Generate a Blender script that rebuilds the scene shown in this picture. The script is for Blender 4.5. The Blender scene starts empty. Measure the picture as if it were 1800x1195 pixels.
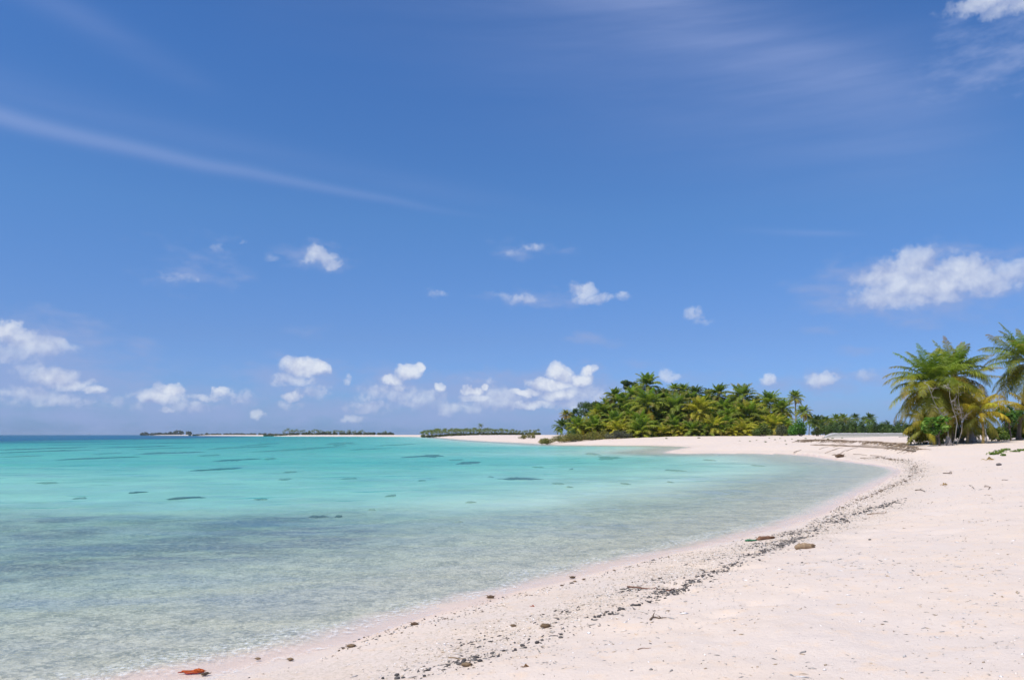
import bpy, math, random
import numpy as np
from mathutils import Vector

R = math.radians
sc = bpy.context.scene
COL = sc.collection

# ------------------------------------------------------------------ camera
F_PX, CX, CY, HOR = 1373.0, 900.0, 597.5, 764.0      # focal length and horizon row of the 1800 x 1195 photograph
CAM_H = 2.0
PITCH = math.atan((HOR - CY) / F_PX)
cam = bpy.data.cameras.new('camera')
cam_ob = bpy.data.objects.new('camera', cam)
COL.objects.link(cam_ob)
cam.sensor_width = 36.0
cam.lens = F_PX / 1800.0 * 36.0
cam.clip_start = 0.05
cam.clip_end = 60000.0
cam_ob.location = (0, 0, CAM_H)
cam_ob.rotation_euler = (R(90) + PITCH, 0, 0)
sc.camera = cam_ob

# ------------------------------------------------------------------ exposure
sc.view_settings.view_transform = 'Standard'
sc.view_settings.look = 'None'
sc.view_settings.gamma = 1.0
sc.view_settings.exposure = 0.0
sc.cycles.use_denoising = True
sc.cycles.use_adaptive_sampling = True
sc.cycles.adaptive_threshold = .015
sc.cycles.adaptive_min_samples = 16
sc.cycles.max_bounces = 8
sc.cycles.diffuse_bounces = 3
sc.cycles.transparent_max_bounces = 16
sc.cycles.sample_clamp_indirect = 6.0

# ------------------------------------------------------------------ sun
SUN_EL, SUN_AZ = R(60), R(228)        # azimuth clockwise from +Y (the way the camera looks): behind, to the left
sun = bpy.data.lights.new('sun', 'SUN')
sun.energy = 4.5
sun.angle = R(0.53)
sun.color = (1.0, 0.945, 0.85)
sun_ob = bpy.data.objects.new('sun', sun)
COL.objects.link(sun_ob)
sd = Vector((math.sin(SUN_AZ) * math.cos(SUN_EL), math.cos(SUN_AZ) * math.cos(SUN_EL), math.sin(SUN_EL)))
sun_ob.rotation_euler = (-sd).to_track_quat('-Z', 'Y').to_euler()


# ------------------------------------------------------------------ node helper
class N:
    def __init__(s, tree):
        s.t = tree
        s.n = tree.nodes
        s.l = tree.links

    def put(s, sock, v):
        if v is None:
            return
        if hasattr(v, 'is_output') or isinstance(v, bpy.types.NodeSocket):
            s.l.new(v, sock)
        elif isinstance(v, (tuple, list)):
            try:
                sock.default_value = v
            except Exception:
                sock.default_value = tuple(v) + (1.0,)
        else:
            sock.default_value = v

    def node(s, typ, **kw):
        n = s.n.new(typ)
        for k, v in kw.items():
            setattr(n, k, v)
        return n

    def math(s, op, a=None, b=None, c=None, clamp=False):
        n = s.n.new('ShaderNodeMath')
        n.operation = op
        n.use_clamp = clamp
        for i, v in enumerate((a, b, c)):
            s.put(n.inputs[i], v)
        return n.outputs[0]

    def vm(s, op, a=None, b=None, c=None):
        n = s.n.new('ShaderNodeVectorMath')
        n.operation = op
        for i, v in enumerate((a, b, c)):
            s.put(n.inputs[i], v)
        return n.outputs[1] if op in ('DOT_PRODUCT', 'LENGTH', 'DISTANCE') else n.outputs[0]

    def mix(s, f, a, b, blend='MIX'):
        n = s.n.new('ShaderNodeMix')
        n.data_type = 'RGBA'
        n.blend_type = blend
        s.put(n.inputs[0], f)
        for i, v in ((6, a), (7, b)):
            if isinstance(v, tuple) and len(v) == 3:
                v = v + (1.0,)
            s.put(n.inputs[i], v)
        return n.outputs[2]

    def smooth(s, x, a, b, o0=0.0, o1=1.0):
        n = s.n.new('ShaderNodeMapRange')
        n.interpolation_type = 'SMOOTHSTEP'
        s.put(n.inputs[0], x)
        for i, v in enumerate((a, b, o0, o1)):
            s.put(n.inputs[i + 1], v)
        return n.outputs[0]

    def lin(s, x, a, b, o0=0.0, o1=1.0):
        n = s.n.new('ShaderNodeMapRange')
        s.put(n.inputs[0], x)
        for i, v in enumerate((a, b, o0, o1)):
            s.put(n.inputs[i + 1], v)
        return n.outputs[0]

    def noise(s, vec, scale, detail=3.0, rough=0.55, dist=0.0, col=False):
        n = s.n.new('ShaderNodeTexNoise')
        if vec is not None:
            s.l.new(vec, n.inputs['Vector'])
        n.inputs['Scale'].default_value = scale
        n.inputs['Detail'].default_value = detail
        n.inputs['Roughness'].default_value = rough
        n.inputs['Distortion'].default_value = dist
        return n.outputs['Color'] if col else n.outputs['Fac']

    def mapping(s, vec, loc=(0, 0, 0), rot=(0, 0, 0), scale=(1, 1, 1)):
        n = s.n.new('ShaderNodeMapping')
        s.l.new(vec, n.inputs['Vector'])
        n.inputs['Location'].default_value = loc
        n.inputs['Rotation'].default_value = rot
        n.inputs['Scale'].default_value = scale
        return n.outputs[0]

    def attr(s, name, out='Fac'):
        n = s.n.new('ShaderNodeAttribute')
        n.attribute_name = name
        return n.outputs[out]


# ------------------------------------------------------------------ photograph pixels to directions and points
_cp, _sp = math.cos(PITCH), math.sin(PITCH)


def ray(px, py):
    """World direction of a photo pixel, scaled to unit forward (y) distance."""
    a, b = (px - CX) / F_PX, (CY - py) / F_PX
    d = np.array([a, _cp - b * _sp, _sp + b * _cp])
    return d / d[1]


def at_dist(px, py, dist):
    d = ray(px, py)
    return np.array([0, 0, CAM_H]) + d * dist


def at_z(px, py, z=0.0):
    d = ray(px, py)
    return np.array([0, 0, CAM_H]) + d * ((z - CAM_H) / d[2])


def azel(px, py):
    d = ray(px, py)
    d = d / np.linalg.norm(d)
    return math.atan2(d[0], d[1]), math.asin(d[2])


# ------------------------------------------------------------------ sky with clouds (a world of directions)
world = bpy.data.worlds.new('World')
sc.world = world
world.use_nodes = True
w = N(world.node_tree)
w.n.clear()
SKY_K = 0.11
sky = w.node('ShaderNodeTexSky', sky_type='NISHITA', sun_disc=False)
sky.sun_elevation = SUN_EL
sky.sun_rotation = SUN_AZ
sky.altitude = 0
sky.air_density = 1.0
sky.dust_density = 0.55
sky.ozone_density = 3.0
tc = w.node('ShaderNodeTexCoord')
D = tc.outputs['Generated']
sep = w.node('ShaderNodeSeparateXYZ')
w.l.new(D, sep.inputs[0])
az = w.math('ARCTAN2', sep.outputs[0], sep.outputs[1])
el = w.math('ARCSINE', sep.outputs[2])
comb = w.node('ShaderNodeCombineXYZ')
w.l.new(az, comb.inputs[0])
w.l.new(el, comb.inputs[1])
P = comb.outputs[0]
# the blue of the tropical sky: deeper and less green than the model gives, paler and lavender low down
grade_lo, grade_hi = (1.0, 1.0, 1.0), (1.0, 1.0, 1.0)
ramp = w.node('ShaderNodeValToRGB')
w.l.new(w.lin(el, 0.0, 0.6), ramp.inputs[0])
cr = ramp.color_ramp
GR = 1.6
stops = [(0.0, (.40, .66, 1.45)), (.05, (.42, .65, 1.25)), (.20, (.50, .67, 1.08)), (.45, (.53, .82, 1.17)), (.76, (.47, .82, 1.25)), (1.0, (.44, .79, 1.22))]
cr.elements[0].position, cr.elements[0].color = stops[0][0], tuple(c / GR for c in stops[0][1]) + (1,)
cr.elements[1].position, cr.elements[1].color = stops[-1][0], tuple(c / GR for c in stops[-1][1]) + (1,)
for p_, c_ in stops[1:-1]:
    e_ = cr.elements.new(p_)
    e_.color = tuple(c / GR for c in c_) + (1,)
graded = w.vm('MULTIPLY', w.vm('MULTIPLY', sky.outputs[0], ramp.outputs[0]), (GR, GR, GR))

# cloud fields: (photo x, y, half width, half height, strength)
CUMULUS = [
    (8, 577, 24, 16, 1.0), (28, 592, 30, 14, .75), (60, 606, 46, 20, .72), (20, 618, 46, 18, .55), (98, 664, 30, 18, .95), (128, 676, 22, 14, .8), (162, 688, 15, 9, .85),
    (62, 690, 36, 12, .55), (30, 690, 36, 9, .5),
    (300, 690, 22, 16, .9), (285, 698, 40, 13, .75), (385, 688, 14, 9, .75), (358, 698, 30, 10, .55), (290, 722, 12, 6, .5),
    (530, 645, 34, 17, 1.0), (556, 648, 22, 13, .9), (515, 668, 38, 11, .62), (515, 699, 18, 11, .8), (510, 712, 26, 10, .5),
    (452, 728, 12, 9, .55), (620, 735, 24, 8, .45),
    (562, 450, 30, 17, .78), (580, 462, 20, 10, .7), (545, 455, 18, 12, .6), (480, 454, 14, 7, .3),
    (310, 488, 28, 12, .5), (335, 494, 18, 8, .42), (345, 463, 20, 6, .3), (378, 436, 16, 10, .34), (426, 429, 12, 7, .4),
    (765, 517, 20, 10, .55), (935, 436, 24, 11, .5), (905, 442, 30, 7, .32),
    (920, 525, 36, 11, .58), (890, 520, 22, 9, .42), (1020, 510, 30, 17, .78), (1045, 524, 50, 9, .62), (1092, 522, 20, 9, .55),
    (1224, 552, 22, 13, .58), (1232, 566, 24, 7, .45),
    (1604, 466, 40, 30, .80), (1560, 490, 50, 26, .78), (1620, 502, 90, 26, .84), (1684, 478, 50, 30, .80), (1600, 525, 90, 16, .7), (1720, 497, 66, 26, .74), (1785, 480, 44, 28, .64), (1550, 520, 46, 20, .64),
    (716, 652, 22, 15, 1.05), (735, 645, 10, 10, .95), (692, 666, 26, 9, .8), (704, 678, 18, 9, .6), (770, 684, 12, 9, .85), (640, 700, 30, 10, .4), (610, 665, 9, 9, .45),
    (845, 678, 9, 6, 1.0), (830, 686, 18, 8, .9), (842, 698, 34, 10, .7), (862, 688, 20, 16, .5),
    (985, 656, 26, 16, 1.1), (1035, 653, 14, 10, 1.05), (1020, 668, 26, 14, 1.0), (965, 676, 44, 14, .95), (925, 690, 34, 8, .9), (985, 695, 44, 14, .85), (930, 710, 60, 9, .7), (1000, 712, 40, 10, .6),
    (1350, 667, 16, 11, .62), (1445, 665, 24, 13, .66), (1170, 658, 16, 13, .5), (1180, 664, 18, 8, .42),
    (680, 690, 60, 24, .48), (640, 714, 60, 15, .42), (880, 700, 74, 24, .52), (800, 715, 70, 15, .44), (745, 702, 56, 18, .48), (1010, 690, 62, 28, .58), (420, 702, 34, 15, .42), (345, 712, 50, 15, .44), (560, 690, 44, 20, .4), (100, 702, 72, 16, .48), (185, 706, 42, 11, .42), (60, 650, 40, 14, .36), (860, 668, 40, 14, .42), (255, 712, 40, 10, .4), (1200, 690, 40, 10, .35), (1290, 690, 30, 9, .32), (1522, 660, 30, 13, .36),
    (1745, 2, 56, 16, .76), (1780, 8, 46, 16, .7), (1720, 18, 26, 12, .45),
]
VEIL = [  # soft thin cloud: no crisp edge
    (60, 615, 130, 55, .6), (60, 680, 160, 50, .65), (300, 700, 110, 30, .5), (520, 670, 90, 40, .5), (715, 690, 90, 45, .6), (880, 695, 180, 40, .75), (1000, 690, 90, 45, .7), (640, 720, 200, 26, .5),
    (800, 728, 420, 30, .6), (200, 728, 320, 30, .55), (1050, 598, 46, 11, .45), (535, 580, 36, 11, .25), (1525, 660, 40, 14, .5), (1130, 638, 44, 10, .3), (1240, 662, 40, 12, .3),
    (1445, 672, 44, 18, .45), (1350, 672, 42, 14, .45), (1740, 120, 80, 36, .30), (1790, 60, 90, 50, .26), (1430, 580, 22, 10, .25), (1500, 616, 26, 7, .2), (1620, 500, 150, 55, .6),
    (840, 660, 44, 9, .4), (930, 440, 70, 16, .3), (960, 525, 90, 18, .4), (540, 452, 70, 22, .35), (345, 470, 70, 40, .22),
]
wn = w.noise(D, 36.0, 6.0, 0.62, col=True)
wn2 = w.noise(D, 9.0, 3.0, 0.55, col=True)
warp = w.vm('MULTIPLY', w.vm('SUBTRACT', wn, (.5, .5, .5)), (.036, .024, 0))
PW = w.vm('ADD', P, warp)
PV = w.vm('ADD', PW, w.vm('MULTIPLY', w.vm('SUBTRACT', wn2, (.5, .5, .5)), (.05, .025, 0)))


def field(pos, blobs, soft=1.0):
    """Largest of (strength - squared elliptic distance) over the blobs."""
    best = None
    for (px, py, hw, hh, st) in blobs:
        if blobs is CUMULUS and py > 600:
            st = min(st * (1.12 if px > 260 else .95), 1.12)
        elif blobs is CUMULUS and 300 < py < 600 and px > 150:
            st = st * .86 if px < 1450 else st * .92
        a, e = azel(px, py)
        sx, sy = F_PX / hw / soft * math.cos(a), F_PX / hh / soft
        q = w.vm('MULTIPLY_ADD', pos, (sx, sy, 0), (-a * sx, -e * sy, 0))
        v = w.math('SUBTRACT', st, w.math('MULTIPLY', w.vm('DOT_PRODUCT', q, q), st * .62))
        best = v if best is None else w.math('MAXIMUM', best, v)
    return best


f1 = field(PW, CUMULUS)
fb = w.noise(D, 85.0, 6.0, 0.62)
fbl = w.noise(w.vm('ADD', D, (-.0022, 0, .0035)), 85.0, 6.0, 0.62)
fb2 = w.noise(D, 34.0, 4.0, 0.55)
fb2l = w.noise(w.vm('ADD', D, (-.005, 0, .008)), 34.0, 4.0, 0.55)
def billow(scale, vec):
    v = w.node('ShaderNodeTexVoronoi', feature='SMOOTH_F1')
    w.l.new(vec, v.inputs['Vector'])
    v.inputs['Scale'].default_value = scale
    v.inputs['Smoothness'].default_value = .35
    return v.outputs['Distance']


DW = w.vm('ADD', D, w.vm('MULTIPLY', w.vm('SUBTRACT', wn, (.5, .5, .5)), (.02, .02, .02)))
v1, v2 = billow(44.0, DW), billow(115.0, DW)
puff = w.math('ADD', w.math('MULTIPLY_ADD', v1, -.55, .22), w.math('MULTIPLY_ADD', v2, -.30, .12))
dens1 = w.math('ADD', w.math('MULTIPLY', f1, 1.35), w.math('ADD', w.math('MULTIPLY', puff, .8), w.math('ADD', w.math('MULTIPLY_ADD', fb, 1.25, -.66), w.math('MULTIPLY_ADD', fb2, 1.1, -.56))))
a1 = w.math('MULTIPLY', w.smooth(dens1, .05, .62), w.math('POWER', w.lin(f1, -.10, .92, .0, .97), 1.15))
f1u = field(w.vm('ADD', PW, (-.002, .0085, 0)), CUMULUS)
f2 = field(PV, VEIL)
vn = w.noise(w.mapping(D, scale=(1, 1, 2.6)), 22.0, 5.0, 0.6)
a2 = w.math('MULTIPLY', w.smooth(w.math('ADD', f2, w.math('MULTIPLY_ADD', vn, 1.3, -.62)), .0, .8), .72)
# pale banks low over the horizon
hz = w.noise(w.mapping(D, scale=(1, 1, 4.5)), 16.0, 5.0, 0.62)
a3 = w.math('MULTIPLY', w.smooth(hz, .42, .66), w.math('MULTIPLY', w.smooth(el, .115, .03), w.smooth(el, -.005, .02, .4, .8)))


# long thin streaks of high cloud: from one photo point to another, tapering
def streak(p0, p1, w0, w1, s0, s1, bend=0.0, fade=0.0):
    (a0, e0), (b0, g0) = azel(*p0), azel(*p1)
    L = math.hypot(b0 - a0, g0 - e0)
    ux, uy = (b0 - a0) / L, (g0 - e0) / L
    sx_ = w.vm('DOT_PRODUCT', w.vm('SUBTRACT', PS, (a0, e0, 0)), (ux / L, uy / L, 0))
    off = w.vm('DOT_PRODUCT', w.vm('SUBTRACT', PS, (a0, e0, 0)), (-uy, ux, 0))
    off = w.math('ADD', off, w.math('MULTIPLY', w.math('MULTIPLY', sx_, w.math('SUBTRACT', sx_, 1.0)), bend))
    half = w.lin(sx_, -.3, 1.0, (w0 + .3 * (w0 - w1)) / F_PX, w1 / F_PX)
    q = w.math('DIVIDE', off, half)
    prof = w.math('EXPONENT', w.math('MULTIPLY', w.math('MULTIPLY', q, q), -1.0))
    return w.math('MULTIPLY', prof, w.math('MULTIPLY', w.lin(sx_, -.3, 1.0, s0 + .3 * (s0 - s1), s1), w.math('MULTIPLY', w.smooth(sx_, 1.08, .7), w.smooth(sx_, -.6, -.45) if not fade else w.smooth(sx_, -.2, fade))))


wn3 = w.noise(D, 5.0, 2.0, 0.5, col=True)
PS = w.vm('ADD', P, w.vm('MULTIPLY', w.vm('SUBTRACT', wn3, (.5, .5, .5)), (.012, .012, 0)))
ci = w.noise(w.mapping(D, rot=(0, R(14), 0), scale=(.5, .5, 6.0)), 7.0, 5.0, 0.6)
s1_ = streak((-10, 203), (880, 388), 14, 5, .33, .06, .03)
s2_ = streak((-10, 150), (1000, 375), 30, 16, .085, .035, .03)
s3_ = streak((1100, -30), (1720, 200), 66, 34, .36, .10)
s4_ = streak((1290, 402), (1520, 414), 6, 4, .10, .13, 0.0, .7)
s5_ = streak((80, -10), (420, 180), 26, 18, .13, .02)
s6_ = streak((900, 20), (1830, 240), 150, 100, .12, .26)
cirrus = w.math('ADD', w.math('ADD', s1_, s4_), w.math('MULTIPLY', w.math('ADD', w.math('ADD', s2_, s3_), w.math('ADD', s5_, s6_)), w.smooth(ci, .15, .85, .45, 1.2)))
cirrus = w.math('MULTIPLY', cirrus, w.smooth(sep.outputs[1], .0, .3))

front = w.smooth(sep.outputs[1], .0, .2)
shade = w.math('ADD', w.math('MULTIPLY_ADD', w.math('SUBTRACT', fb, fbl), .55, .46), w.math('MULTIPLY', w.math('SUBTRACT', fb2, fb2l), 2.3))
shade = w.math('ADD', shade, w.math('MULTIPLY', w.math('SUBTRACT', f1, f1u), .42))
shade = w.math('ADD', shade, w.math('ADD', w.math('MULTIPLY', puff, .5), w.math('MULTIPLY_ADD', f1, .5, -.16)), clamp=True)
inv = 1.0 / SKY_K


def cc(r, g, b):
    return (r * inv, g * inv, b * inv)


ccol = w.mix(shade, cc(.34, .42, .68), cc(.74, .79, .89))
c_ = w.mix(w.math('MULTIPLY', a3, .42), graded, cc(.33, .43, .72))
c_ = w.mix(w.math('MULTIPLY', cirrus, .9), c_, cc(.42, .50, .80))
c_ = w.mix(w.math('MULTIPLY', a2, front), c_, cc(.31, .405, .69))
c_ = w.mix(w.math('MULTIPLY', a1, front), c_, ccol)
bg = w.node('ShaderNodeBackground')
w.l.new(c_, bg.inputs[0])
bg.inputs[1].default_value = SKY_K
wo = w.node('ShaderNodeOutputWorld')
w.l.new(bg.outputs[0], wo.inputs[0])
world.cycles.sampling_method = 'MANUAL'
world.cycles.sample_map_resolution = 512
# ------------------------------------------------------------------ numeric helpers
rng = np.random.default_rng(7)
random.seed(7)


def hash2(ix, iy, seed):
    h = (ix.astype(np.int64) * 374761393 + iy.astype(np.int64) * 668265263 + seed * 974634777) & 0x7fffffff
    h = ((h ^ (h >> 13)) * 1274126177) & 0x7fffffff
    h = h ^ (h >> 16)
    return (h & 0xffff) / 65535.0


def vnoise(x, y, seed=0):
    x0, y0 = np.floor(x), np.floor(y)
    fx, fy = x - x0, y - y0
    fx, fy = fx * fx * (3 - 2 * fx), fy * fy * (3 - 2 * fy)
    a, b = hash2(x0, y0, seed), hash2(x0 + 1, y0, seed)
    c, d = hash2(x0, y0 + 1, seed), hash2(x0 + 1, y0 + 1, seed)
    return (a * (1 - fx) + b * fx) * (1 - fy) + (c * (1 - fx) + d * fx) * fy


def fbm(x, y, oct=4, seed=0):
    s, a, t = 0.0, 1.0, 0.0
    for k in range(oct):
        s = s + a * vnoise(x * 2 ** k, y * 2 ** k, seed + 17 * k)
        t += a
        a *= .5
    return s / t


def ss(x, a, b):
    t = np.clip((x - a) / (b - a), 0, 1)
    return t * t * (3 - 2 * t)


def mesh_from(name, V, quads=None, tris=None, mats=(), col=None, smooth=False, attrs=None):
    """Fast mesh from arrays of vertices, quads and triangles."""
    V = np.asarray(V, dtype=np.float32).reshape(-1, 3)
    q = np.zeros((0, 4), int) if quads is None or len(quads) == 0 else np.asarray(quads, int).reshape(-1, 4)
    t = np.zeros((0, 3), int) if tris is None or len(tris) == 0 else np.asarray(tris, int).reshape(-1, 3)
    me = bpy.data.meshes.new(name)
    me.vertices.add(len(V))
    me.vertices.foreach_set('co', V.ravel())
    nl = q.size + t.size
    me.loops.add(nl)
    me.loops.foreach_set('vertex_index', np.concatenate([q.ravel(), t.ravel()]).astype(np.int32))
    me.polygons.add(len(q) + len(t))
    starts = np.concatenate([np.arange(len(q)) * 4, q.size + np.arange(len(t)) * 3]).astype(np.int32)
    me.polygons.foreach_set('loop_start', starts)
    if smooth:
        me.polygons.foreach_set('use_smooth', np.ones(len(q) + len(t), bool))
    for m in mats:
        me.materials.append(m)
    if col is not None:
        a = me.color_attributes.new('tint', 'FLOAT_COLOR', 'POINT')
        c = np.ones((len(V), 4), np.float32)
        c[:, :3] = col
        a.data.foreach_set('color', c.ravel())
    for k, v in (attrs or {}).items():
        a = me.attributes.new(k, 'FLOAT', 'POINT')
        a.data.foreach_set('value', np.asarray(v, np.float32))
    me.update(calc_edges=True)
    return me


def link(name, me, parent=None, loc=None, label=None, cat=None, group=None, kind=None):
    o = bpy.data.objects.new(name, me)
    COL.objects.link(o)
    if parent is not None:
        o.parent = parent
    if loc is not None:
        o.location = [float(v) for v in loc]
    for k, v in (('label', label), ('category', cat), ('group', group), ('kind', kind)):
        if v:
            o[k] = v
    return o


def thing(name, label, cat, loc=(0, 0, 0), rz=0.0, group=None):
    o = link(name, None, None, loc, label, cat, group)
    o.rotation_euler = (0, 0, rz)
    o.empty_display_size = .2
    return o


class Geo:
    """Collects vertices, faces and colours for one mesh."""

    def __init__(s):
        s.V, s.Q, s.T, s.C, s.n = [], [], [], [], 0

    def add(s, V, Q=None, T=None, C=(1, 1, 1)):
        V = np.asarray(V, float).reshape(-1, 3)
        if Q is not None and len(Q):
            s.Q.append(np.asarray(Q, int).reshape(-1, 4) + s.n)
        if T is not None and len(T):
            s.T.append(np.asarray(T, int).reshape(-1, 3) + s.n)
        C = np.asarray(C, float)
        s.C.append(np.broadcast_to(C, (len(V), 3)) if C.ndim == 1 else C)
        s.V.append(V)
        s.n += len(V)

    def mesh(s, name, mats=(), smooth=False):
        return mesh_from(name, np.concatenate(s.V), np.concatenate(s.Q) if s.Q else None, np.concatenate(s.T) if s.T else None, mats, np.concatenate(s.C), smooth)

    def tube(s, P, rad, k=6, C=(1, 1, 1), cap=True):
        """Round bar along a polyline, a radius per point."""
        P = np.asarray(P, float)
        n = len(P)
        rad = np.broadcast_to(np.asarray(rad, float), (n,))
        T = np.gradient(P, axis=0)
        T /= np.linalg.norm(T, axis=1, keepdims=True) + 1e-9
        ref = np.array([0, 0, 1.0]) if abs(T[:, 2]).mean() < .8 else np.array([0, 1.0, 0])
        A = np.cross(T, ref)
        A /= np.linalg.norm(A, axis=1, keepdims=True) + 1e-9
        B = np.cross(T, A)
        th = np.arange(k) * 2 * np.pi / k
        V = P[:, None, :] + rad[:, None, None] * (np.cos(th)[None, :, None] * A[:, None, :] + np.sin(th)[None, :, None] * B[:, None, :])
        Q = [(i * k + j, i * k + (j + 1) % k, (i + 1) * k + (j + 1) % k, (i + 1) * k + j) for i in range(n - 1) for j in range(k)]
        T_ = []
        if cap:
            T_ = [(0, j + 1, j) for j in range(1, k - 1)] + [((n - 1) * k, (n - 1) * k + j, (n - 1) * k + j + 1) for j in range(1, k - 1)]
        Cc = np.asarray(C, float)
        if Cc.ndim == 2 and len(Cc) == n:
            Cc = np.repeat(Cc, k, axis=0)
        s.add(V.reshape(-1, 3), Q, T_, Cc)


# ------------------------------------------------------------------ shoreline and the lie of the land
SHORE_PX = [(230, 1195), (300, 1193), (345, 1188), (389, 1180), (528, 1147), (667, 1111), (750, 1086), (840, 1062), (930, 1038), (1010, 1015), (1100, 992), (1212, 966), (1300, 946), (1380, 925),
            (1450, 902), (1489, 881), (1528, 861), (1555, 846), (1580, 834), (1586, 827), (1570, 821), (1530, 815), (1489, 810.5), (1444, 803), (1400, 799), (1340, 797.5), (1270, 796.5),
            (1200, 797), (1174, 795.5), (1180, 792.5), (1207, 787.5), (1218, 785.5), (1190, 784), (1150, 783.2), (1107, 783), (1050, 782.6), (990, 782), (960, 780.5), (936, 779), (900, 777.2), (869, 776), (824, 773.3),
            (790, 770.6), (765, 768.8), (736, 767.6), (660, 767.3), (580, 767.1), (500, 766.7), (420, 766.2), (340, 765.6), (250, 765.1)]
shore = [tuple(at_z(x, y)[:2]) for x, y in SHORE_PX]
POLY = [(-1000, -9000), (-120, -400), (-26, -60), (-10, -6), (-6.2, 3), (-4.4, 5.2)] + shore[1:] + [(-1262, 2750), (-1300, 3500), (2000, 5200), (9000, 9000), (9000, -9000)]
POLY = np.array(POLY)


def shore_dist(X, Y):
    """Signed distance to the water's edge, positive on land."""
    sh = np.shape(X)
    x, y = np.ravel(X).astype(float), np.ravel(Y).astype(float)
    best = np.full(x.shape, 1e18)
    inside = np.zeros(x.shape, bool)
    n = len(POLY)
    for i in range(n):
        ax, ay = POLY[i]
        bx, by = POLY[(i + 1) % n]
        dx, dy = bx - ax, by - ay
        t = np.clip(((x - ax) * dx + (y - ay) * dy) / (dx * dx + dy * dy), 0, 1)
        best = np.minimum(best, (ax + t * dx - x) ** 2 + (ay + t * dy - y) ** 2)
        c = ((ay > y) != (by > y))
        if c.any():
            xi = dx * (y - ay) / (dy if dy != 0 else 1e-9) + ax
            inside ^= c & (x < xi)
    s = np.sqrt(best)
    return np.where(inside, s, -s).reshape(sh)


SCARP = np.array([at_z(px, py, .7)[:2] for px, py in ((1405, 783), (1440, 783), (1480, 784), (1530, 786), (1575, 789), (1612, 794))])


def height(X, Y, S=None, fine=True):
    X, Y = np.asarray(X, float), np.asarray(Y, float)
    if S is None:
        S = shore_dist(X, Y)
    rr = np.hypot(X, Y)
    wig = (fbm(X * .35, Y * .35, 3, 3) - .5) * 1.1 * np.clip(1.2 - rr / 120, .0, 1)
    s = S + wig * ss(np.abs(S), 60, 0)
    land = np.interp(s, [0, 1.2, 3.5, 8, 14, 20, 30, 45, 70, 150, 400], [0, .12, .42, .80, 1.18, 1.45, 1.72, 1.84, 1.86, 1.6, 1.35])
    sea = -np.interp(-s, [0, 1, 4, 10, 30], [0, .045, .09, .12, .15])
    h = np.where(s > 0, land, sea)
    h = h + .30 * np.exp(-((X - 37) ** 2 + (Y - 74) ** 2) / 14 ** 2) * (s > 0)
    amp = np.clip(s / 6, 0, 1)
    h = h + amp * (fbm(X * .16, Y * .16, 3, 11) - .5) * np.interp(rr, [0, 30, 70, 200, 400], [.10, .25, .22, .25, .1])
    # eroded bank at the head of the bay: a low step, sand cut away on the water side
    d = np.full(np.shape(X), 1e9)
    side = np.zeros(np.shape(X))
    for i in range(len(SCARP) - 1):
        a, b = SCARP[i], SCARP[i + 1]
        e = b - a
        t = np.clip(((X - a[0]) * e[0] + (Y - a[1]) * e[1]) / (e @ e), 0, 1)
        px_, py_ = X - a[0] - t * e[0], Y - a[1] - t * e[1]
        dd = np.hypot(px_, py_)
        sg = np.sign(e[0] * (Y - a[1]) - e[1] * (X - a[0]))
        upd = dd < d
        d = np.where(upd, dd, d)
        side = np.where(upd, sg * dd, side)
    endf = ss(d, 9, 2) * ((Y > 40) & (Y < 110))
    h = h + endf * .20 * (ss(side, -.35, .05) - .45) * (s > 1)
    if fine:
        near = np.clip(1.4 - rr / 40, 0, 1) * np.clip(s / 1.5, 0, 1)
        n2 = fbm(X * 1.3, Y * 1.3, 3, 21)
        dents = ss(vnoise(X * 2.6, Y * 2.6, 31), .62, .9) * ss(vnoise(X * .5, Y * .5, 33), .45, .65)
        h = h + near * ((n2 - .5) * .075 - dents * .05 + (fbm(X * 7, Y * 7, 2, 41) - .5) * .016)
        # storm ridge between the two tide lines
        h = h + near * .02 * np.exp(-((s - 1.9) / .5) ** 2)
        ub = np.clip(-s / 3, 0, 1) * np.clip(1.4 - rr / 60, 0, 1)
        h = h + ub * (fbm(X * .9, Y * .9, 3, 51) - .5) * .09
    return h


def on_ground(px, py, d0=2.0, d1=400.0):
    """The point of the land under a photo pixel."""
    d = ray(px, py)
    t = np.geomspace(d0, d1, 2500)
    pts = np.array([0, 0, CAM_H]) + d * t[:, None]
    h = np.maximum(height(pts[:, 0], pts[:, 1]), -.0)
    k = np.argmax(pts[:, 2] <= h)
    if pts[k, 2] > h[k]:
        k = len(t) - 1
    p = pts[k].copy()
    p[2] = h[k]
    return p


def gz(x, y):
    return float(height(np.array([x]), np.array([y]))[0])


# polar grid round the camera, dense in the direction of view
fine_t = np.radians(np.linspace(-52, 52, 760))
coarse = np.radians(np.linspace(52, 308, 86))[1:-1]
TH = np.concatenate([fine_t, coarse])
RAD = np.concatenate([np.geomspace(.25, 3, 24)[:-1], np.geomspace(3, 60, 330)[:-1], np.geomspace(60, 20000, 270)])
NT, NR = len(TH), len(RAD)
GX = RAD[:, None] * np.sin(TH)[None, :]
GY = RAD[:, None] * np.cos(TH)[None, :]
S_ = shore_dist(GX, GY)
GZ = height(GX, GY, S_)
idx = np.arange(NR * NT).reshape(NR, NT)
jn = (np.arange(NT) + 1) % NT
quads = np.stack([idx[:-1], idx[1:], idx[1:][:, jn], idx[:-1][:, jn]], -1).reshape(-1, 4)
fan = np.stack([np.full(NT, NR * NT), idx[0], idx[0][jn]], -1)
Vg = np.concatenate([np.stack([GX, GY, GZ], -1).reshape(-1, 3), [[0, 0, gz(0, 0)]]])

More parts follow.
